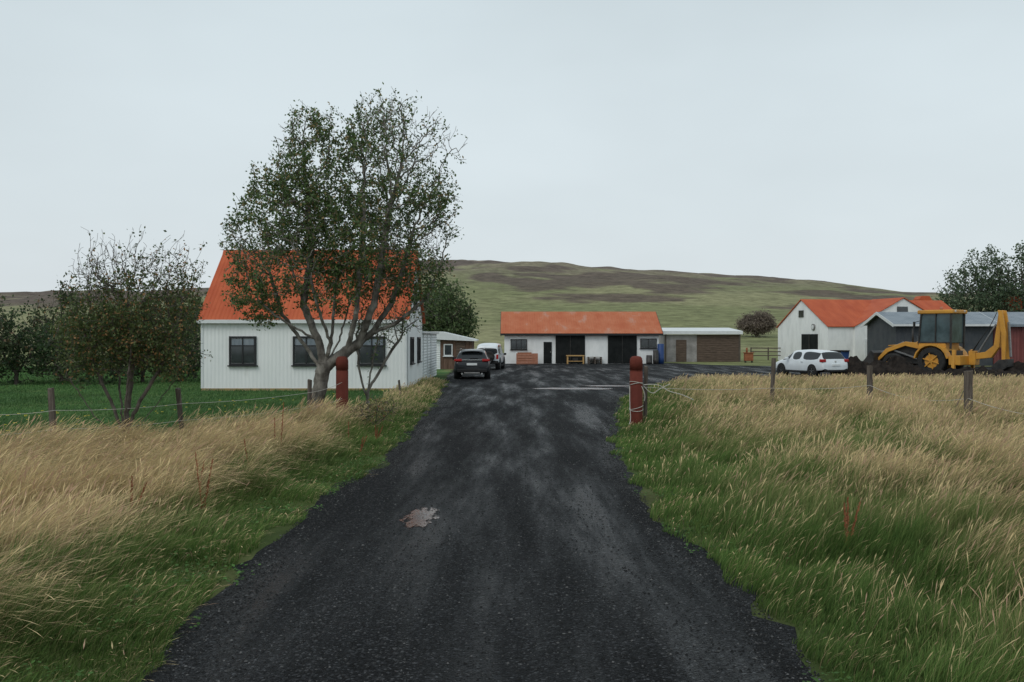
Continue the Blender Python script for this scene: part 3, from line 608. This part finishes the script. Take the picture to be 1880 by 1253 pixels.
curve('hanging',[(rx_+.17,23.55,rz_+.6),(rx_+.22,23.5,rz_+.75),(rx_+.1,23.5,rz_+.95)],.009,M['rope'],rp)

# ---------------------------------------------------------------- building helpers
def window(par,x0,x1,z0,z1,y,frame='black_trim',nx_=2,nz_=1,side=None):
    fw_=.07
    e=empty('window'); e.parent=par
    if side is not None:
        e.rotation_euler=(0,0,math.radians(90 if side>0 else -90)); e.location=(y,0,0)
        if side<0: x0,x1=-x1,-x0
        y=0
    box('glass',x0+.02,x1-.02,y-.035,y+.02,z0+.02,z1-.02,M['glass'],e)
    m=M[frame]
    box('frame_l',x0-fw_,x0,y-.07,y+.02,z0-fw_,z1+fw_,m,e); box('frame_r',x1,x1+fw_,y-.07,y+.02,z0-fw_,z1+fw_,m,e)
    box('frame_t',x0,x1,y-.068,y+.02,z1,z1+fw_,m,e); box('sill',x0-.12,x1+.12,y-.12,y+.02,z0-fw_-.05,z0-fw_,m,e); box('frame_b',x0,x1,y-.066,y+.02,z0-fw_,z0,m,e)
    for i in range(1,nx_):
        xc=x0+(x1-x0)*i/nx_; box('mullion',xc-.025,xc+.025,y-.06,y,z0,z1,m,e)
    for i in range(1,nz_):
        zc=z0+(z1-z0)*i/nz_; box('transom',x0,x1,y-.055,y,zc-.02,zc+.02,m,e)
    return e
def gable(par,x0,x1,y0,y1,eave,ridge,wall,roof,oh=.2,ohe=.2,th=.06,trim=None,axis='x',nm=''):
    if axis=='x':
        ym=(y0+y1)/2; prism(nm+'walls',[(y0,0),(y1,0),(y1,eave),(ym,ridge),(y0,eave)],'x',x0,x1,wall,par)
        sl=(ridge-eave)/(ym-y0)
        for sgn,ya in((-1,y0),(1,y1)):
            yo=ya+sgn*ohe; zo=eave-sl*ohe
            prism(nm+'roof',[(yo,zo+.02),(ym,ridge+.02),(ym,ridge+.02+th),(yo,zo+.02+th)],'x',x0-oh,x1+oh,roof,par)
            if trim:
                for xx_ in (x0-oh-.03,x1+oh):
                    prism(nm+'bargeboard',[(yo,zo-.16),(ym,ridge-.14),(ym,ridge+.03+th),(yo,zo+.03+th)],'x',xx_,xx_+.03,trim,par)
        if trim: box(nm+'fascia',x0-oh,x1+oh,y0-ohe-.03,y0-ohe-.001,eave-sl*ohe-.1,eave-sl*ohe+.06,trim,par)
    else:
        xm=(x0+x1)/2; prism(nm+'walls',[(x0,0),(x1,0),(x1,eave),(xm,ridge),(x0,eave)],'y',y0,y1,wall,par)
        sl=(ridge-eave)/(xm-x0)
        for sgn,xa in((-1,x0),(1,x1)):
            xo=xa+sgn*ohe; zo=eave-sl*ohe
            prism(nm+'roof',[(xo,zo+.02),(xm,ridge+.02),(xm,ridge+.02+th),(xo,zo+.02+th)],'y',y0-oh,y1,roof,par)
            if trim: prism(nm+'bargeboard',[(xo,zo-.16),(xm,ridge-.14),(xm,ridge+.03+th),(xo,zo+.03+th)],'y',y0-oh-.03,y0-oh,trim,par)
# --- farmhouse
e=empty('farmhouse',(-12.22,39.2,0)); W=8.05; Dp=7.0
gable(e,0,W,0,Dp,2.85,5.72,M['white_corr'],M['roof_red'],oh=.14,ohe=.16)
prism('ridge_cap',[(Dp/2-.16,5.66),(Dp/2,5.86),(Dp/2+.16,5.66)],'x',-.15,W+.15,M['roof_red'],e)
box('foundation',-.02,W+.02,-.03,Dp,-.2,.1,M['ochre'],e)
box('eave_board',-.14,W+.14,-.20,-.165,2.66,2.80,M['white_paint'],e)
for i,u0 in enumerate((421,538,658)):
    a_=(u0-370)/46.7; window(e,a_+.07,a_+1.0,1.08,2.08,0,nx_=2,nz_=1); box('upper_transom',a_+.07,a_+1.0,-.056,-.036,1.76,1.80,M['black_trim'],e)
    box('blind',a_+.1,a_+.97,-.0375,-.0355,1.80,2.04,M['roof_grey'],e)
for j in (1.6,4.6): window(e,j,j+.9,1.1,2.05,W,side=1,nx_=2)
window(e,3.0,3.9,3.4,4.3,W,side=1,nx_=2)
box('corner_board',W-.06,W+.025,-.028,.1,.1,2.7,M['white_paint'],e); box('corner_board_2',-.025,.06,-.028,.1,.1,2.7,M['white_paint'],e)
curve('drainpipe',[(W+.06,.12,2.7),(W+.06,.12,.2)],.035,M['white_paint'],e)
box('annex',3.5,W-.05,Dp+.01,Dp+9.5,0,2.3,M['white_board'],e); box('annex_roof',3.3,W+.08,Dp+.02,Dp+9.7,2.303,2.4,M['white_paint'],e)
for j in (8.0,10.2,12.4): box('annex_batten',W-.04,W-.01,j,j+.1,0,2.3,M['white_paint'],e)
# --- wooden shed
e=empty('wooden_shed',(at(793,66),66,0))
box('walls',0,2.65,0,4,0,1.95,M['wood_brown'],e)
prism('roof',[( -.35,2.0),(2.95,1.86),(2.95,1.96),(.6,2.5),(-.35,2.5)],'y',-.3,4.2,M['white_paint'],e)
window(e,.85,1.3,.95,1.6,0,'white_paint',1,1); box('door',1.6,2.2,-.04,0,.05,1.75,M['plank_dark'],e)
box('white_panel',-.02,.55,-.03,0,0,1.95,M['white_board'],e)
# --- garage
e=empty('garage_building',(at(926,80),80,0)); W=12.4
gable(e,0,W,0,7.5,2.5,4.2,M['white_plaster'],M['roof_red_worn'],oh=.3,ohe=.3,trim=M['black_trim'])
def gx_(u): return (u-926)/22.85
for a_,b_ in ((1020,1074),(1116,1169)):
    box('door_leaf',gx_(a_),gx_(b_),-.06,.0,.03,2.3,M['black_door'],e); 
    box('door_frame',gx_(a_)-.08,gx_(b_)+.08,-.08,-.002,2.3,2.4,M['black_trim'],e); box('door_split',(gx_(a_)+gx_(b_))/2-.02,(gx_(a_)+gx_(b_))/2+.02,-.075,-.06,.03,2.3,M['dark_metal'],e)
box('side_door',gx_(998),gx_(1013),-.05,0,.03,1.75,M['black_door'],e); box('door_handle',gx_(1010),gx_(1012),-.08,-.05,.9,.98,M['steel'],e)
window(e,gx_(939),gx_(966),1.2,1.9,0,nx_=3,nz_=1); window(e,gx_(1177),gx_(1204),1.3,1.95,0,nx_=2)
# items at the garage
e=empty('storage_crate',(at(948,78.5),78.5,0)); w_=1.7
for i in range(4): box('slat',0,w_,0,.03,.08+i*.2,.24+i*.2,M['crate'],e)
box('back',0,w_,.9,.93,.08,.84,M['crate'],e); box('side_l',0,.04,.03,.9,.08,.84,M['crate'],e); box('side_r',w_-.04,w_,.03,.9,.08,.84,M['crate'],e); box('base',0,w_,0.03,.9,0,.08,M['crate'],e); box('load',.1,1.2,.1,.8,.1,.92,M['rust'],e)
e=empty('work_bench',(at(1040,78.8),78.8,0))
box('top',0,1.45,0,.6,.62,.70,M['timber'],e)
for xx_ in (.05,1.3): 
    for yy_ in (.04,.5): box('leg',xx_,xx_+.1,yy_,yy_+.08,0,.62,M['timber'],e)
box('shelf',.06,1.4,.05,.55,.2,.25,M['timber'],e); box('toolbox',.5,.9,.15,.4,.25,.48,M['dark_metal'],e,.02)
e=empty('pallet_stack',(at(1080,79),79,0))
for j in range(4):
    box('deck',0,1.1,0,.9,.11+j*.14,.13+j*.14,M['wood_grey'],e)
    for xx_ in (0,.5,1.0): box('block',xx_,xx_+.1,0,.9,.01+j*.14,.11+j*.14,M['wood_grey'],e)
for i,(u,d_,h,r,m) in enumerate([(1213,79.5,1.6,.26,'blue'),(1204,79,1.1,.22,'dark_metal'),(1192,78.8,.7,.24,'dark_metal')]):
    e=empty('oil_drum',(at(u,d_),d_,0)); lathe('barrel',[(r,0),(r*1.04,h*.33),(r,h*.34),(r*1.04,h*.66),(r,h*.67),(r,h-.03),(r*.9,h)],M[m],e,n=18)
# --- lean-to shed right of garage
e=empty('lean_to_shed',(at(1222,86),86,0)); W=6.4
box('wall_concrete',0,2.7,0,5,0,2.35,M['concrete'],e); box('wall_planks',2.702,W,-.03,5,0,2.35,M['plank_dark'],e)
box('corner_post',-.08,.06,-.05,.05,0,2.38,M['wood_grey'],e); box('corner_post_2',W-.1,W+.06,-.07,.0,0,2.38,M['wood_grey'],e)
box('shed_door',.9,1.8,-.04,0,.02,1.9,M['plank_dark'],e)
prism('roof',[(-.35,2.38),(-.35,2.66),(5.2,3.0),(5.2,2.85)],'x',-.25,W+.2,M['white_paint'],e)
e=empty('rusty_heater',(at(1368,83),83,0)); box('body',0,.7,0,.5,.15,.8,M['rust'],e,.03); box('lid',-.05,.75,-.05,.55,.8,.86,M['rust'],e); cyl('flue',(.2,.25,.86),(.2,.25,1.25),.08,.08,M['rust'],e); 
for xx_ in(.05,.6): box('leg',xx_,xx_+.06,.05,.45,0,.15,M['dark_metal'],e)
# rail fence behind
e=empty('rail_fence',(at(1378,92),92,0))
for i in range(5): box('post',i*1.6,i*1.6+.1,0,.1,0,1.2,M['wood_grey'],e)
for z in (.4,.75,1.08): box('rail',0,6.5,-.04,-.002,z,z+.09,M['wood_grey'],e)
# --- white barn with cross wing
ang=math.atan2(.224,.975)
e=empty('white_barn',(26.65,84,0),ang); 
gable(e,0,14,0,8.7,3.05,5.42,M['white_plaster'],M['roof_red'],oh=.12,ohe=.15)
gable(e,2.4,11.6,-.25,4.35,3.05,5.46,M['white_plaster'],M['roof_red'],oh=.12,ohe=.15,axis='y',nm='wing_')
box('side_door',-.06,0,1.6,4.3,.4,2.4,M['black_door'],e); box('door_post',-.08,-.06,2.9,3.0,.4,2.4,M['dark_metal'],e)
box('loft_hatch',-.06,0,4.0,4.8,3.9,4.5,M['glass'],e); 
cyl('wall_vent',(-.1,2.3,3.0),(0,2.3,3.0),.28,.28,M['steel'],e); cyl('vent_core',(-.13,2.3,3.0),(-.1,2.3,3.0),.19,.19,M['white_paint'],e)
box('gable_hatch',6.4,7.4,-.32,-.25,4.2,4.75,M['glass'],e); box('wing_door',3.3,4.2,-.32,-.25,.05,1.95,M['white_paint'],e)
e=empty('wheelie_bin',(at(1531,80),80,0)); prism('bin',[(0,.08),(.5,.08),(.6,1.0),(-.08,1.0)],'y',0,.6,M['plastic'],e,.02); box('lid',-.1,.62,-.05,.65,1.0,1.08,M['plastic'],e,.02); box('handle',0,.5,-.1,-.05,.95,1.0,M['plastic'],e)
e=empty('wheelie_bin',(at(1546,80),80,0)); prism('bin',[(0,.08),(.5,.08),(.6,1.0),(-.08,1.0)],'y',0,.6,M['blue'],e,.02); box('lid',-.1,.62,-.05,.65,1.0,1.08,M['plastic'],e,.02); box('handle',0,.5,-.1,-.05,.95,1.0,M['plastic'],e)
# --- machine shed (charcoal / red)
e=empty('machine_shed',(at(1645,74),74,0))
gable(e,0,7.2,0,6,3.15,4.0,M['grey_corr'],M['roof_grey'],oh=.35,ohe=.4,trim=M['white_paint'],nm='a_')
gable(e,7.4,19,.3,6,3.1,4.0,M['red_corr'],M['roof_grey'],oh=.05,ohe=.3,trim=M['roof_grey'],nm='b_')
for i in range(6): box('batten',7.9+i*1.6,8.0+i*1.6,.22,.3,0,3.0,M['red_corr'],e)
box('window_a',1.5,2.6,-.05,0,1.3,2.2,M['glass'],e)
# orange grain hopper behind
for u,d_ in ((1688,98),(1852,98)):
    e=empty('grain_hopper',(at(u,d_),d_,0)); 
    prism('bin',[(0,4.2),(1.35,4.2),(1.35,5.7),(1.0,6.2),(0.2,6.2),(0,5.9)],'y',0,1.5,M['roof_red'],e,.03); prism('cone',[(.4,3.2),(.9,3.2),(1.3,4.19),(.05,4.19)],'y',.2,1.3,M['roof_red'],e)
    for xx_ in(.02,1.25): 
        for yy_ in (.05,1.35): box('leg',xx_,xx_+.08,yy_,yy_+.08,0,4.19,M['dark_metal'],e)

# ---------------------------------------------------------------- vehicles
def wheel(par,x,y,r,w,rim='rim',ns=5,nm='wheel'):
    e=empty(nm,(x,y,r)); e.parent=par; sg=1 if y>0 else -1
    prof=[(r*.62,-w/2),(r*.93,-w/2),(r,-w*.36),(r,w*.36),(r*.93,w/2),(r*.62,w/2)]
    n=28;V=[];Fs=[]
    for (rr,yy) in prof:
        for i in range(n): V.append((rr*math.cos(6.28318*i/n),yy,rr*math.sin(6.28318*i/n)))
    m=len(prof)
    for j in range(m):
        for i in range(n): Fs.append((j*n+i,j*n+(i+1)%n,((j+1)%m)*n+(i+1)%n,((j+1)%m)*n+i))
    poly('tyre',V,Fs,M['rubber'],e,smooth=False)
    cyl('disc',(0,-w*.3*sg,0),(0,w*.28*sg,0),r*.63,r*.63,M['dark_metal'],e,n=24)
    cyl('hub',(0,w*.2*sg,0),(0,w*.42*sg,0),r*.17,r*.14,M[rim],e,n=12)
    for i in range(ns):
        a_=6.28318*i/ns+.3; beam('spoke',(0,w*.33*sg,0),(r*.6*math.cos(a_),w*.33*sg,r*.6*math.sin(a_)),r*.16,w*.1,M[rim],e,.005)
    return e
def car(name,loc,heading,L_,W_,H_,st,paint,wr=.33,wb=None,clad=False):
    e=empty(name,loc,heading); sx=L_/4.4; sy=W_/1.8; sz=H_/1.6
    V=[]
    for (x,zb,zbe,zt,w,wt) in st:
        x*=sx; w*=sy;wt*=sy; zb*=sz;zbe*=sz;zt*=sz
        half=[(.0,zb),(w*.8,zb),(w*.97,zb+.1),(w,zb+(zbe-zb)*.55),(w*.965,zbe),(wt,zbe+(zt-zbe)*.86),(wt*.8,zt-.003),(.0,zt+.015*(zt-zbe>.2))]
        ring=[(p[0],p[1]) for p in half]+[(-p[0],p[1]) for p in half[1:-1]][::-1]
        for p in ring: V.append((x,p[0],p[1]))
    m=14; Fs=[];mi=[]
    ns=len(st)
    for s in range(ns-1):
        for i in range(m):
            Fs.append((s*m+i,s*m+(i+1)%m,(s+1)*m+(i+1)%m,(s+1)*m+i))
            mt=0; x0=st[s];x1=st[s+1]; cab=(x0[3]-x0[2]>.25 and x1[3]-x1[2]>.25)
            sideg=i in (4,9)
            narrow=abs(x1[0]-x0[0])<.12
            if sideg and (cab or (x0[3]-x0[2]>.25)!=(x1[3]-x1[2]>.25) and x0[0]>0) and not narrow: mt=1
            if i in(5,6,7,8) and abs(x1[3]-x0[3])>.3: mt=1
            if i in (0,13,1,12): mt=2
            mi.append(mt)
    Fs.append(tuple(range(m))); mi.append(0); Fs.append(tuple(range((ns-1)*m,ns*m))[::-1]); mi.append(0)
    me=bpy.data.meshes.new('body'); me.from_pydata(V,[],Fs); 
    for mm in (paint,M['car_glass'],M['plastic']): me.materials.append(mm)
    for p_,k in zip(me.polygons,mi): p_.material_index=k; p_.use_smooth=True
    bm=bmesh.new(); bm.from_mesh(me); bmesh.ops.recalc_face_normals(bm,faces=bm.faces)
    cl=bm.edges.layers.float.get('crease_edge') or bm.edges.layers.float.new('crease_edge')
    for ed in bm.edges:
        fm=set(f.material_index for f in ed.link_faces)
        if len(fm)>1: ed[cl]=.75
    bm.to_mesh(me); bm.free()
    ob=bpy.data.objects.new('body',me); COL.objects.link(ob); ob.parent=e
    s=ob.modifiers.new('s','SUBSURF'); s.levels=2; s.render_levels=2
    wb=wb or 1.32*sx
    hw=W_/2
    for sx_ in(-1,1):
        for sd in(-1,1):
            xx_=sx_*wb
            cyl('wheel_arch',(xx_,sd*(hw-.28),wr+.02),(xx_,sd*(hw+.004),wr+.02),wr*1.17,wr*1.17,M['plastic'],e,n=28)
            wheel(e,xx_,sd*(hw-.10),wr,.24)
    for sd in (-1,1):
        box('mirror',.62*sx,.78*sx,sd*(hw+.10)-.09,sd*(hw+.10)+.09,.98*sz,1.13*sz,M['plastic'] if clad else paint,e,.03)
        box('side_sill',-wb+wr*1.2,wb-wr*1.2,sd*hw-.02,sd*hw+.012,.24*sz,.36*sz,M['plastic'],e,.01)
        box('door_handle',-.55*sx,-.4*sx,sd*hw-.03,sd*hw+.018,.86*sz,.89*sz,M['chrome'],e,.005)
    return e
ST=[(-2.2,.42,.66,.70,.74,.66),(-2.17,.34,.80,.86,.84,.74),(-2.08,.30,.98,1.06,.88,.76),(-1.82,.28,1.02,1.47,.89,.64),(-1.2,.25,1.0,1.56,.9,.65),(-.45,.22,.98,1.6,.9,.66),(-.37,.22,.98,1.6,.9,.66),(.45,.22,.96,1.56,.9,.65),(.53,.22,.96,1.54,.9,.65),(1.3,.24,.95,.99,.88,.74),(1.85,.28,.85,.9,.85,.68),(2.12,.32,.70,.75,.78,.6),(2.2,.38,.58,.62,.66,.5)]
# black SUV, rear to camera
e=car('parked_suv',(-2.05,52.1,.004),math.radians(91),4.3,1.8,1.5,ST,M['car_black'],.33,clad=True)
for sd in(-1,1):
    box('tail_light',-2.14,-1.95,sd*.70-.19,sd*.70+.19,.90,1.02,M['red_light'],e,.02)
    box('reflector',-2.17,-2.05,sd*.62-.12,sd*.62+.12,.42,.48,M['red_light'],e,.01)
    cyl('exhaust',(-2.17,sd*.5,.28),(-2.0,sd*.5,.28),.05,.05,M['chrome'],e,n=12)
box('light_bar',-2.125,-2.0,-.52,.52,.95,.985,M['chrome'],e,.005)
box('plate',-2.185,-2.1,-.26,.26,.70,.81,M['plate'],e,.005)
box('bumper',-2.19,-2.0,-.76,.76,.34,.52,M['plastic'],e,.04); box('skid',-2.2,-2.1,-.4,.4,.27,.35,M['steel'],e,.02)
box('spoiler',-1.98,-1.7,-.55,.55,1.40,1.44,M['car_black'],e,.015); box('wiper',-2.05,-2.02,-.3,.1,1.03,1.06,M['plastic'],e)
for sd in(-1,1): box('roof_rail',-1.3,.4,sd*.6-.02,sd*.6+.02,1.49,1.53,M['chrome'],e,.01)
# white 4x4
SJ=[(-2.2,.5,.95,1.0,.82,.78),(-2.18,.45,1.05,1.12,.88,.82),(-2.14,.42,1.1,1.5,.9,.78),(-2.05,.4,1.1,1.78,.9,.76),(-1.2,.38,1.08,1.84,.9,.77),(-.45,.36,1.08,1.85,.9,.77),(-.37,.36,1.08,1.85,.9,.77),(.55,.36,1.08,1.83,.9,.76),(.95,.36,1.08,1.15,.88,.8),(1.8,.38,1.05,1.12,.87,.8),(2.15,.4,1.0,1.06,.85,.76),(2.2,.5,.8,.85,.8,.7)]
e=car('offroad_car',(at(901,66.5),66.5,.004),math.radians(84),4.0,1.56,1.5,SJ,M['car_white'],.36,clad=True)
sw=wheel(e,0,0,.36,.22); sw.name='spare_wheel'; sw.location=(-2.12,-.15,.85); sw.rotation_euler=(0,0,math.radians(90))
for sd in(-1,1): box('tail_light',-2.04,-1.9,sd*.68-.07,sd*.68+.07,.70,1.0,M['red_light'],e,.01)
box('bumper',-2.1,-1.9,-.74,.74,.40,.6,M['plastic'],e,.03); box('rear_window',-2.02,-1.9,-.56,.56,1.02,1.38,M['car_glass'],e,.02)
# white hatchback
e=car('parked_car',(at(1486,54.3),54.3,.004),math.radians(112),4.3,1.78,1.45,ST,M['car_white'],.31)
for sd in(-1,1): box('tail_light',-2.13,-1.88,sd*.74-.13,sd*.74+.13,.80,.96,M['red_light'],e,.03)
box('plate',-2.18,-2.08,-.26,.26,.60,.70,M['plate'],e,.005); box('bumper',-2.17,-2.0,-.72,.72,.28,.40,M['plastic'],e,.03); cyl('badge',(-2.13,0,.83),(-2.08,0,.83),.05,.05,M['chrome'],e,n=12)

# backhoe loader : x forward, y left
e=empty('backhoe_loader',(at(1728,56.5),56.5,.0),math.radians(130)); e.scale=(1.1,1.1,1.05); Yl=M['yellow'];Dm=M['dark_metal']
for sd in(-1,1):
    wheel(e,0,sd*.88,.74,.46,'yellow',6); wheel(e,2.15,sd*.85,.56,.36,'yellow',6)
    cyl('wheel_dish',(0,sd*.7,.74),(0,sd*1.02,.74),.42,.36,Yl,e); cyl('wheel_dish',(2.15,sd*.7,.56),(2.15,sd*.98,.56),.31,.27,Yl,e)
    pts=[];
    for i in range(9): a_=math.radians(10+160*i/8); pts.append((.92*math.cos(a_),.74+.92*math.sin(a_)))
    pts+= [(.84*math.cos(math.radians(170-20*i)),.74+.84*math.sin(math.radians(170-20*i))) for i in range(9)]
    prism('mudguard',pts,'y',.68 if sd>0 else -1.14,1.14 if sd>0 else -.66,Yl,e)
    prism('loader_arm',[(.75,1.40),(1.0,1.72),(1.6,1.78),(2.7,1.38),(3.25,.75),(3.15,.66),(2.55,1.2),(1.6,1.55),(.95,1.4)],'y',sd*.62-.06,sd*.62+.06,Yl,e,.015)
    beam('lift_ram',(1.0,sd*.52,.85),(2.3,sd*.52,1.3),.09,.09,M['steel'],e); beam('tilt_ram',(1.8,sd*.45,1.75),(3.1,sd*.45,1.15),.08,.08,M['steel'],e)
    beam('stabiliser',(-1.15,sd*.95,1.35),(-1.15,sd*1.05,.3),.16,.16,Yl,e); box('stabiliser_foot',-1.35,-.95,sd*1.05-.2,sd*1.05+.2,.2,.27,Dm,e,.02)
box('chassis',-.9,2.9,-.4,.4,.55,.95,Dm,e,.03)
prism('hood',[(.85,.95),(2.85,.95),(2.9,1.40),(2.7,1.52),(.85,1.70)],'y',-.42,.42,Dm,e,.05)
prism('hood_top',[(.85,1.702),(2.7,1.522),(2.7,1.57),(.85,1.76)],'y',-.40,.40,Yl,e,.01)
box('grille',2.88,2.93,-.34,.34,1.0,1.38,Dm,e,.01)
cyl('exhaust_stack',(1.7,-.3,1.6),(1.7,-.3,2.5),.05,.05,Dm,e,n=12)
prism('loader_bucket',[(3.1,.45),(3.15,1.15),(3.3,1.28),(3.38,1.2),(3.25,1.05),(3.22,.55),(3.4,.4),(3.95,.42),(4.0,.48),(3.95,.34),(3.3,.28)],'y',-1.1,1.1,Dm,e)
for yy_ in(-1.12,1.09): prism('bucket_side',[(3.12,.42),(3.2,1.15),(3.32,1.26),(3.6,.85),(3.98,.42),(3.3,.28)],'y',yy_,yy_+.03,Dm,e)
for i in range(7): box('tooth',3.95,4.12,-1.0+i*.33-.03,-1.0+i*.33+.03,.36,.41,M['steel'],e)
box('cab_floor',-.85,.9,-.62,.62,.95,1.3,Dm,e,.02); 
box('cab_lower',-.6,.85,-.72,.72,1.28,1.72,Yl,e,.03)
prism('cab_glass',[(-.82,1.73),(.82,1.73),(.68,3.28),(-.85,3.28)],'y',-.68,.68,M['cab_glass'],e)
for sd in(-1,1):
    beam('pillar_f',(.84,sd*.7,1.7),(.70,sd*.7,3.3),.09,.08,Dm,e); beam('pillar_r',(-.84,sd*.7,1.4),(-.87,sd*.7,3.3),.1,.09,Dm,e); beam('pillar_m',(-.05,sd*.71,1.7),(-.08,sd*.71,3.3),.08,.05,Dm,e)
    box('rail_side',-.85,.8,sd*.71-.03,sd*.71+.03,1.70,1.77,Dm,e)
    box('work_light',-1.0,-.9,sd*.5-.1,sd*.5+.1,3.34,3.46,M['plate'],e,.02); beam('mirror_arm',(.8,sd*.72,2.9),(.95,sd*1.0,2.8),.03,.03,Dm,e,0); box('mirror',.9,.96,sd*1.0-.08,sd*1.0+.08,2.5,2.85,Dm,e,.01)
box('cab_roof',-1.0,.88,-.8,.8,3.27,3.48,Yl,e,.05); cyl('beacon',(-.2,.4,3.48),(-.2,.4,3.64),.07,.06,M['crate'],e,n=12)
box('steering_console',.35,.5,-.2,.2,1.7,2.2,Dm,e)
box('rear_frame',-1.5,-.9,-1.05,1.05,.55,1.05,Yl,e,.03); box('kingpost',-1.85,-1.5,-.2,.2,.55,1.3,Yl,e,.03)
prism('boom',[(-1.75,.85),(-1.65,1.15),(-2.3,1.25),(-2.72,1.6),(-2.95,3.25),(-3.1,3.3),(-3.12,2.9),(-2.98,1.5),(-2.6,.95)],'y',-.12,.12,Yl,e,.02)
for nm_,y0_,y1_ in (('dipper',-.28,-.17),('dipper_plate',.17,.28)):
    prism(nm_,[(-2.98,3.42),(-3.2,3.38),(-3.38,2.2),(-3.34,.6),(-3.18,.55),(-3.15,2.2)],'y',y0_,y1_,Yl,e,.02)
beam('boom_ram',(-1.9,0,1.2),(-2.8,0,2.7),.08,.08,M['steel'],e); beam('bucket_ram',(-3.4,0,2.8),(-3.5,0,1.0),.1,.1,M['steel'],e)
prism('digging_bucket',[(-3.5,.9),(-3.05,.85),(-2.7,.5),(-2.8,.12),(-3.25,.0),(-3.1,.2),(-3.5,.5)],'y',-.35,.35,Dm,e,.02)
for i in range(4): curve('hose',[(-1.7,.05+i*.04,1.3),(-2.1,.2,1.9),(-2.6,.16,2.6),(-2.9,.16,3.3)],.018,M['rubber'],e)

# ---------------------------------------------------------------- soil heaps
def heap(cx,cy,rx,ry,h,seed,name='soil_heap'):
    n=44; V=[];Q=[]
    for i in range(n):
        for j in range(n):
            a_=-1+2*i/(n-1); b_=-1+2*j/(n-1); x=cx+a_*rx; y=cy+b_*ry
            rr=math.hypot(a_,b_); f=max(0,1-rr**1.6); z=h*f*(.4+1.2*float(fbm(x,y,.7,seed)))+.32*f**.3*(float(vn(x,y,.18,seed+4))-.3) if f>0 else -.1
            V.append((x,y,z-.03))
    for i in range(n-1):
        for j in range(n-1): Q.append((i*n+j,(i+1)*n+j,(i+1)*n+j+1,i*n+j+1))
    poly(name,V,Q,M['dirt'])
heap(at(1583,53.2),53.2,1.6,1.3,1.0,90); heap(at(1640,52.8),52.8,2.1,1.0,.95,91); heap(at(1715,52),52,1.6,.8,.35,94); heap(at(1800,52),52,2.8,1.0,.5,92); heap(at(1890,54),54,2.2,1.4,.8,93)

# ---------------------------------------------------------------- light, sky, camera
w=bpy.data.worlds.new('World'); S.world=w; w.use_nodes=True; nt=w.node_tree; L=nt.links
bg=nt.nodes['Background']; sky=_n(nt,'ShaderNodeTexSky',sky_type='NISHITA'); sky.sun_disc=False; el,az=math.radians(48),math.radians(-35)
sky.sun_elevation=el; sky.air_density=1; sky.dust_density=4
tc=_n(nt,'ShaderNodeTexCoord'); sp=_n(nt,'ShaderNodeSeparateXYZ'); L.new(tc.outputs['Generated'],sp.inputs[0])
cr=_n(nt,'ShaderNodeValToRGB'); el_=cr.color_ramp.elements
el_[0].position=0; el_[0].color=(.76,.82,.85,1); el_[1].position=.5; el_[1].color=(.59,.69,.735,1); x=el_.new(.12); x.color=(.71,.79,.825,1)
L.new(sp.outputs['Z'],cr.inputs[0])
mp=_n(nt,'ShaderNodeMapping'); mp.inputs['Scale'].default_value=(1,1,2.4); L.new(tc.outputs['Generated'],mp.inputs[0])
nz=_n(nt,'ShaderNodeTexNoise'); nz.inputs['Scale'].default_value=1.7; nz.inputs['Detail'].default_value=4; nz.inputs['Roughness'].default_value=.5; L.new(mp.outputs[0],nz.inputs['Vector'])
mr=_n(nt,'ShaderNodeMapRange'); mr.inputs[1].default_value=.3; mr.inputs[2].default_value=.7; mr.inputs[3].default_value=.89; mr.inputs[4].default_value=1.06; L.new(nz.outputs['Fac'],mr.inputs[0])
vm=_n(nt,'ShaderNodeVectorMath',operation='SCALE'); L.new(cr.outputs[0],vm.inputs[0]); L.new(mr.outputs[0],vm.inputs['Scale'])
sc=_n(nt,'ShaderNodeVectorMath',operation='SCALE'); L.new(sky.outputs[0],sc.inputs[0]); sc.inputs['Scale'].default_value=.08
mx=_n(nt,'ShaderNodeMix',data_type='RGBA'); mx.inputs[0].default_value=.06; L.new(vm.outputs[0],mx.inputs[6]); L.new(sc.outputs[0],mx.inputs[7]); L.new(mx.outputs[2],bg.inputs['Color']); bg.inputs['Strength'].default_value=1.0
sd=bpy.data.lights.new('sun','SUN'); sd.energy=1.0; sd.angle=math.radians(30); sd.color=(1,.97,.93); so=bpy.data.objects.new('sun',sd); COL.objects.link(so)
dirv=Vector((math.sin(az)*math.cos(el),-math.cos(az)*math.cos(el),math.sin(el)))
so.rotation_euler=dirv.to_track_quat('Z','Y').to_euler()
sky.sun_rotation=math.atan2(dirv.x,dirv.y)
cd=bpy.data.cameras.new('camera'); cd.lens=35; cd.sensor_width=36; cd.clip_end=6000; cd.clip_start=.1
co=bpy.data.objects.new('camera',cd); COL.objects.link(co); co.location=(0,0,CAM_H); co.rotation_euler=(math.radians(90-.2),0,0); S.camera=co
S.view_settings.view_transform='Standard'; S.view_settings.look='None'; S.view_settings.exposure=0
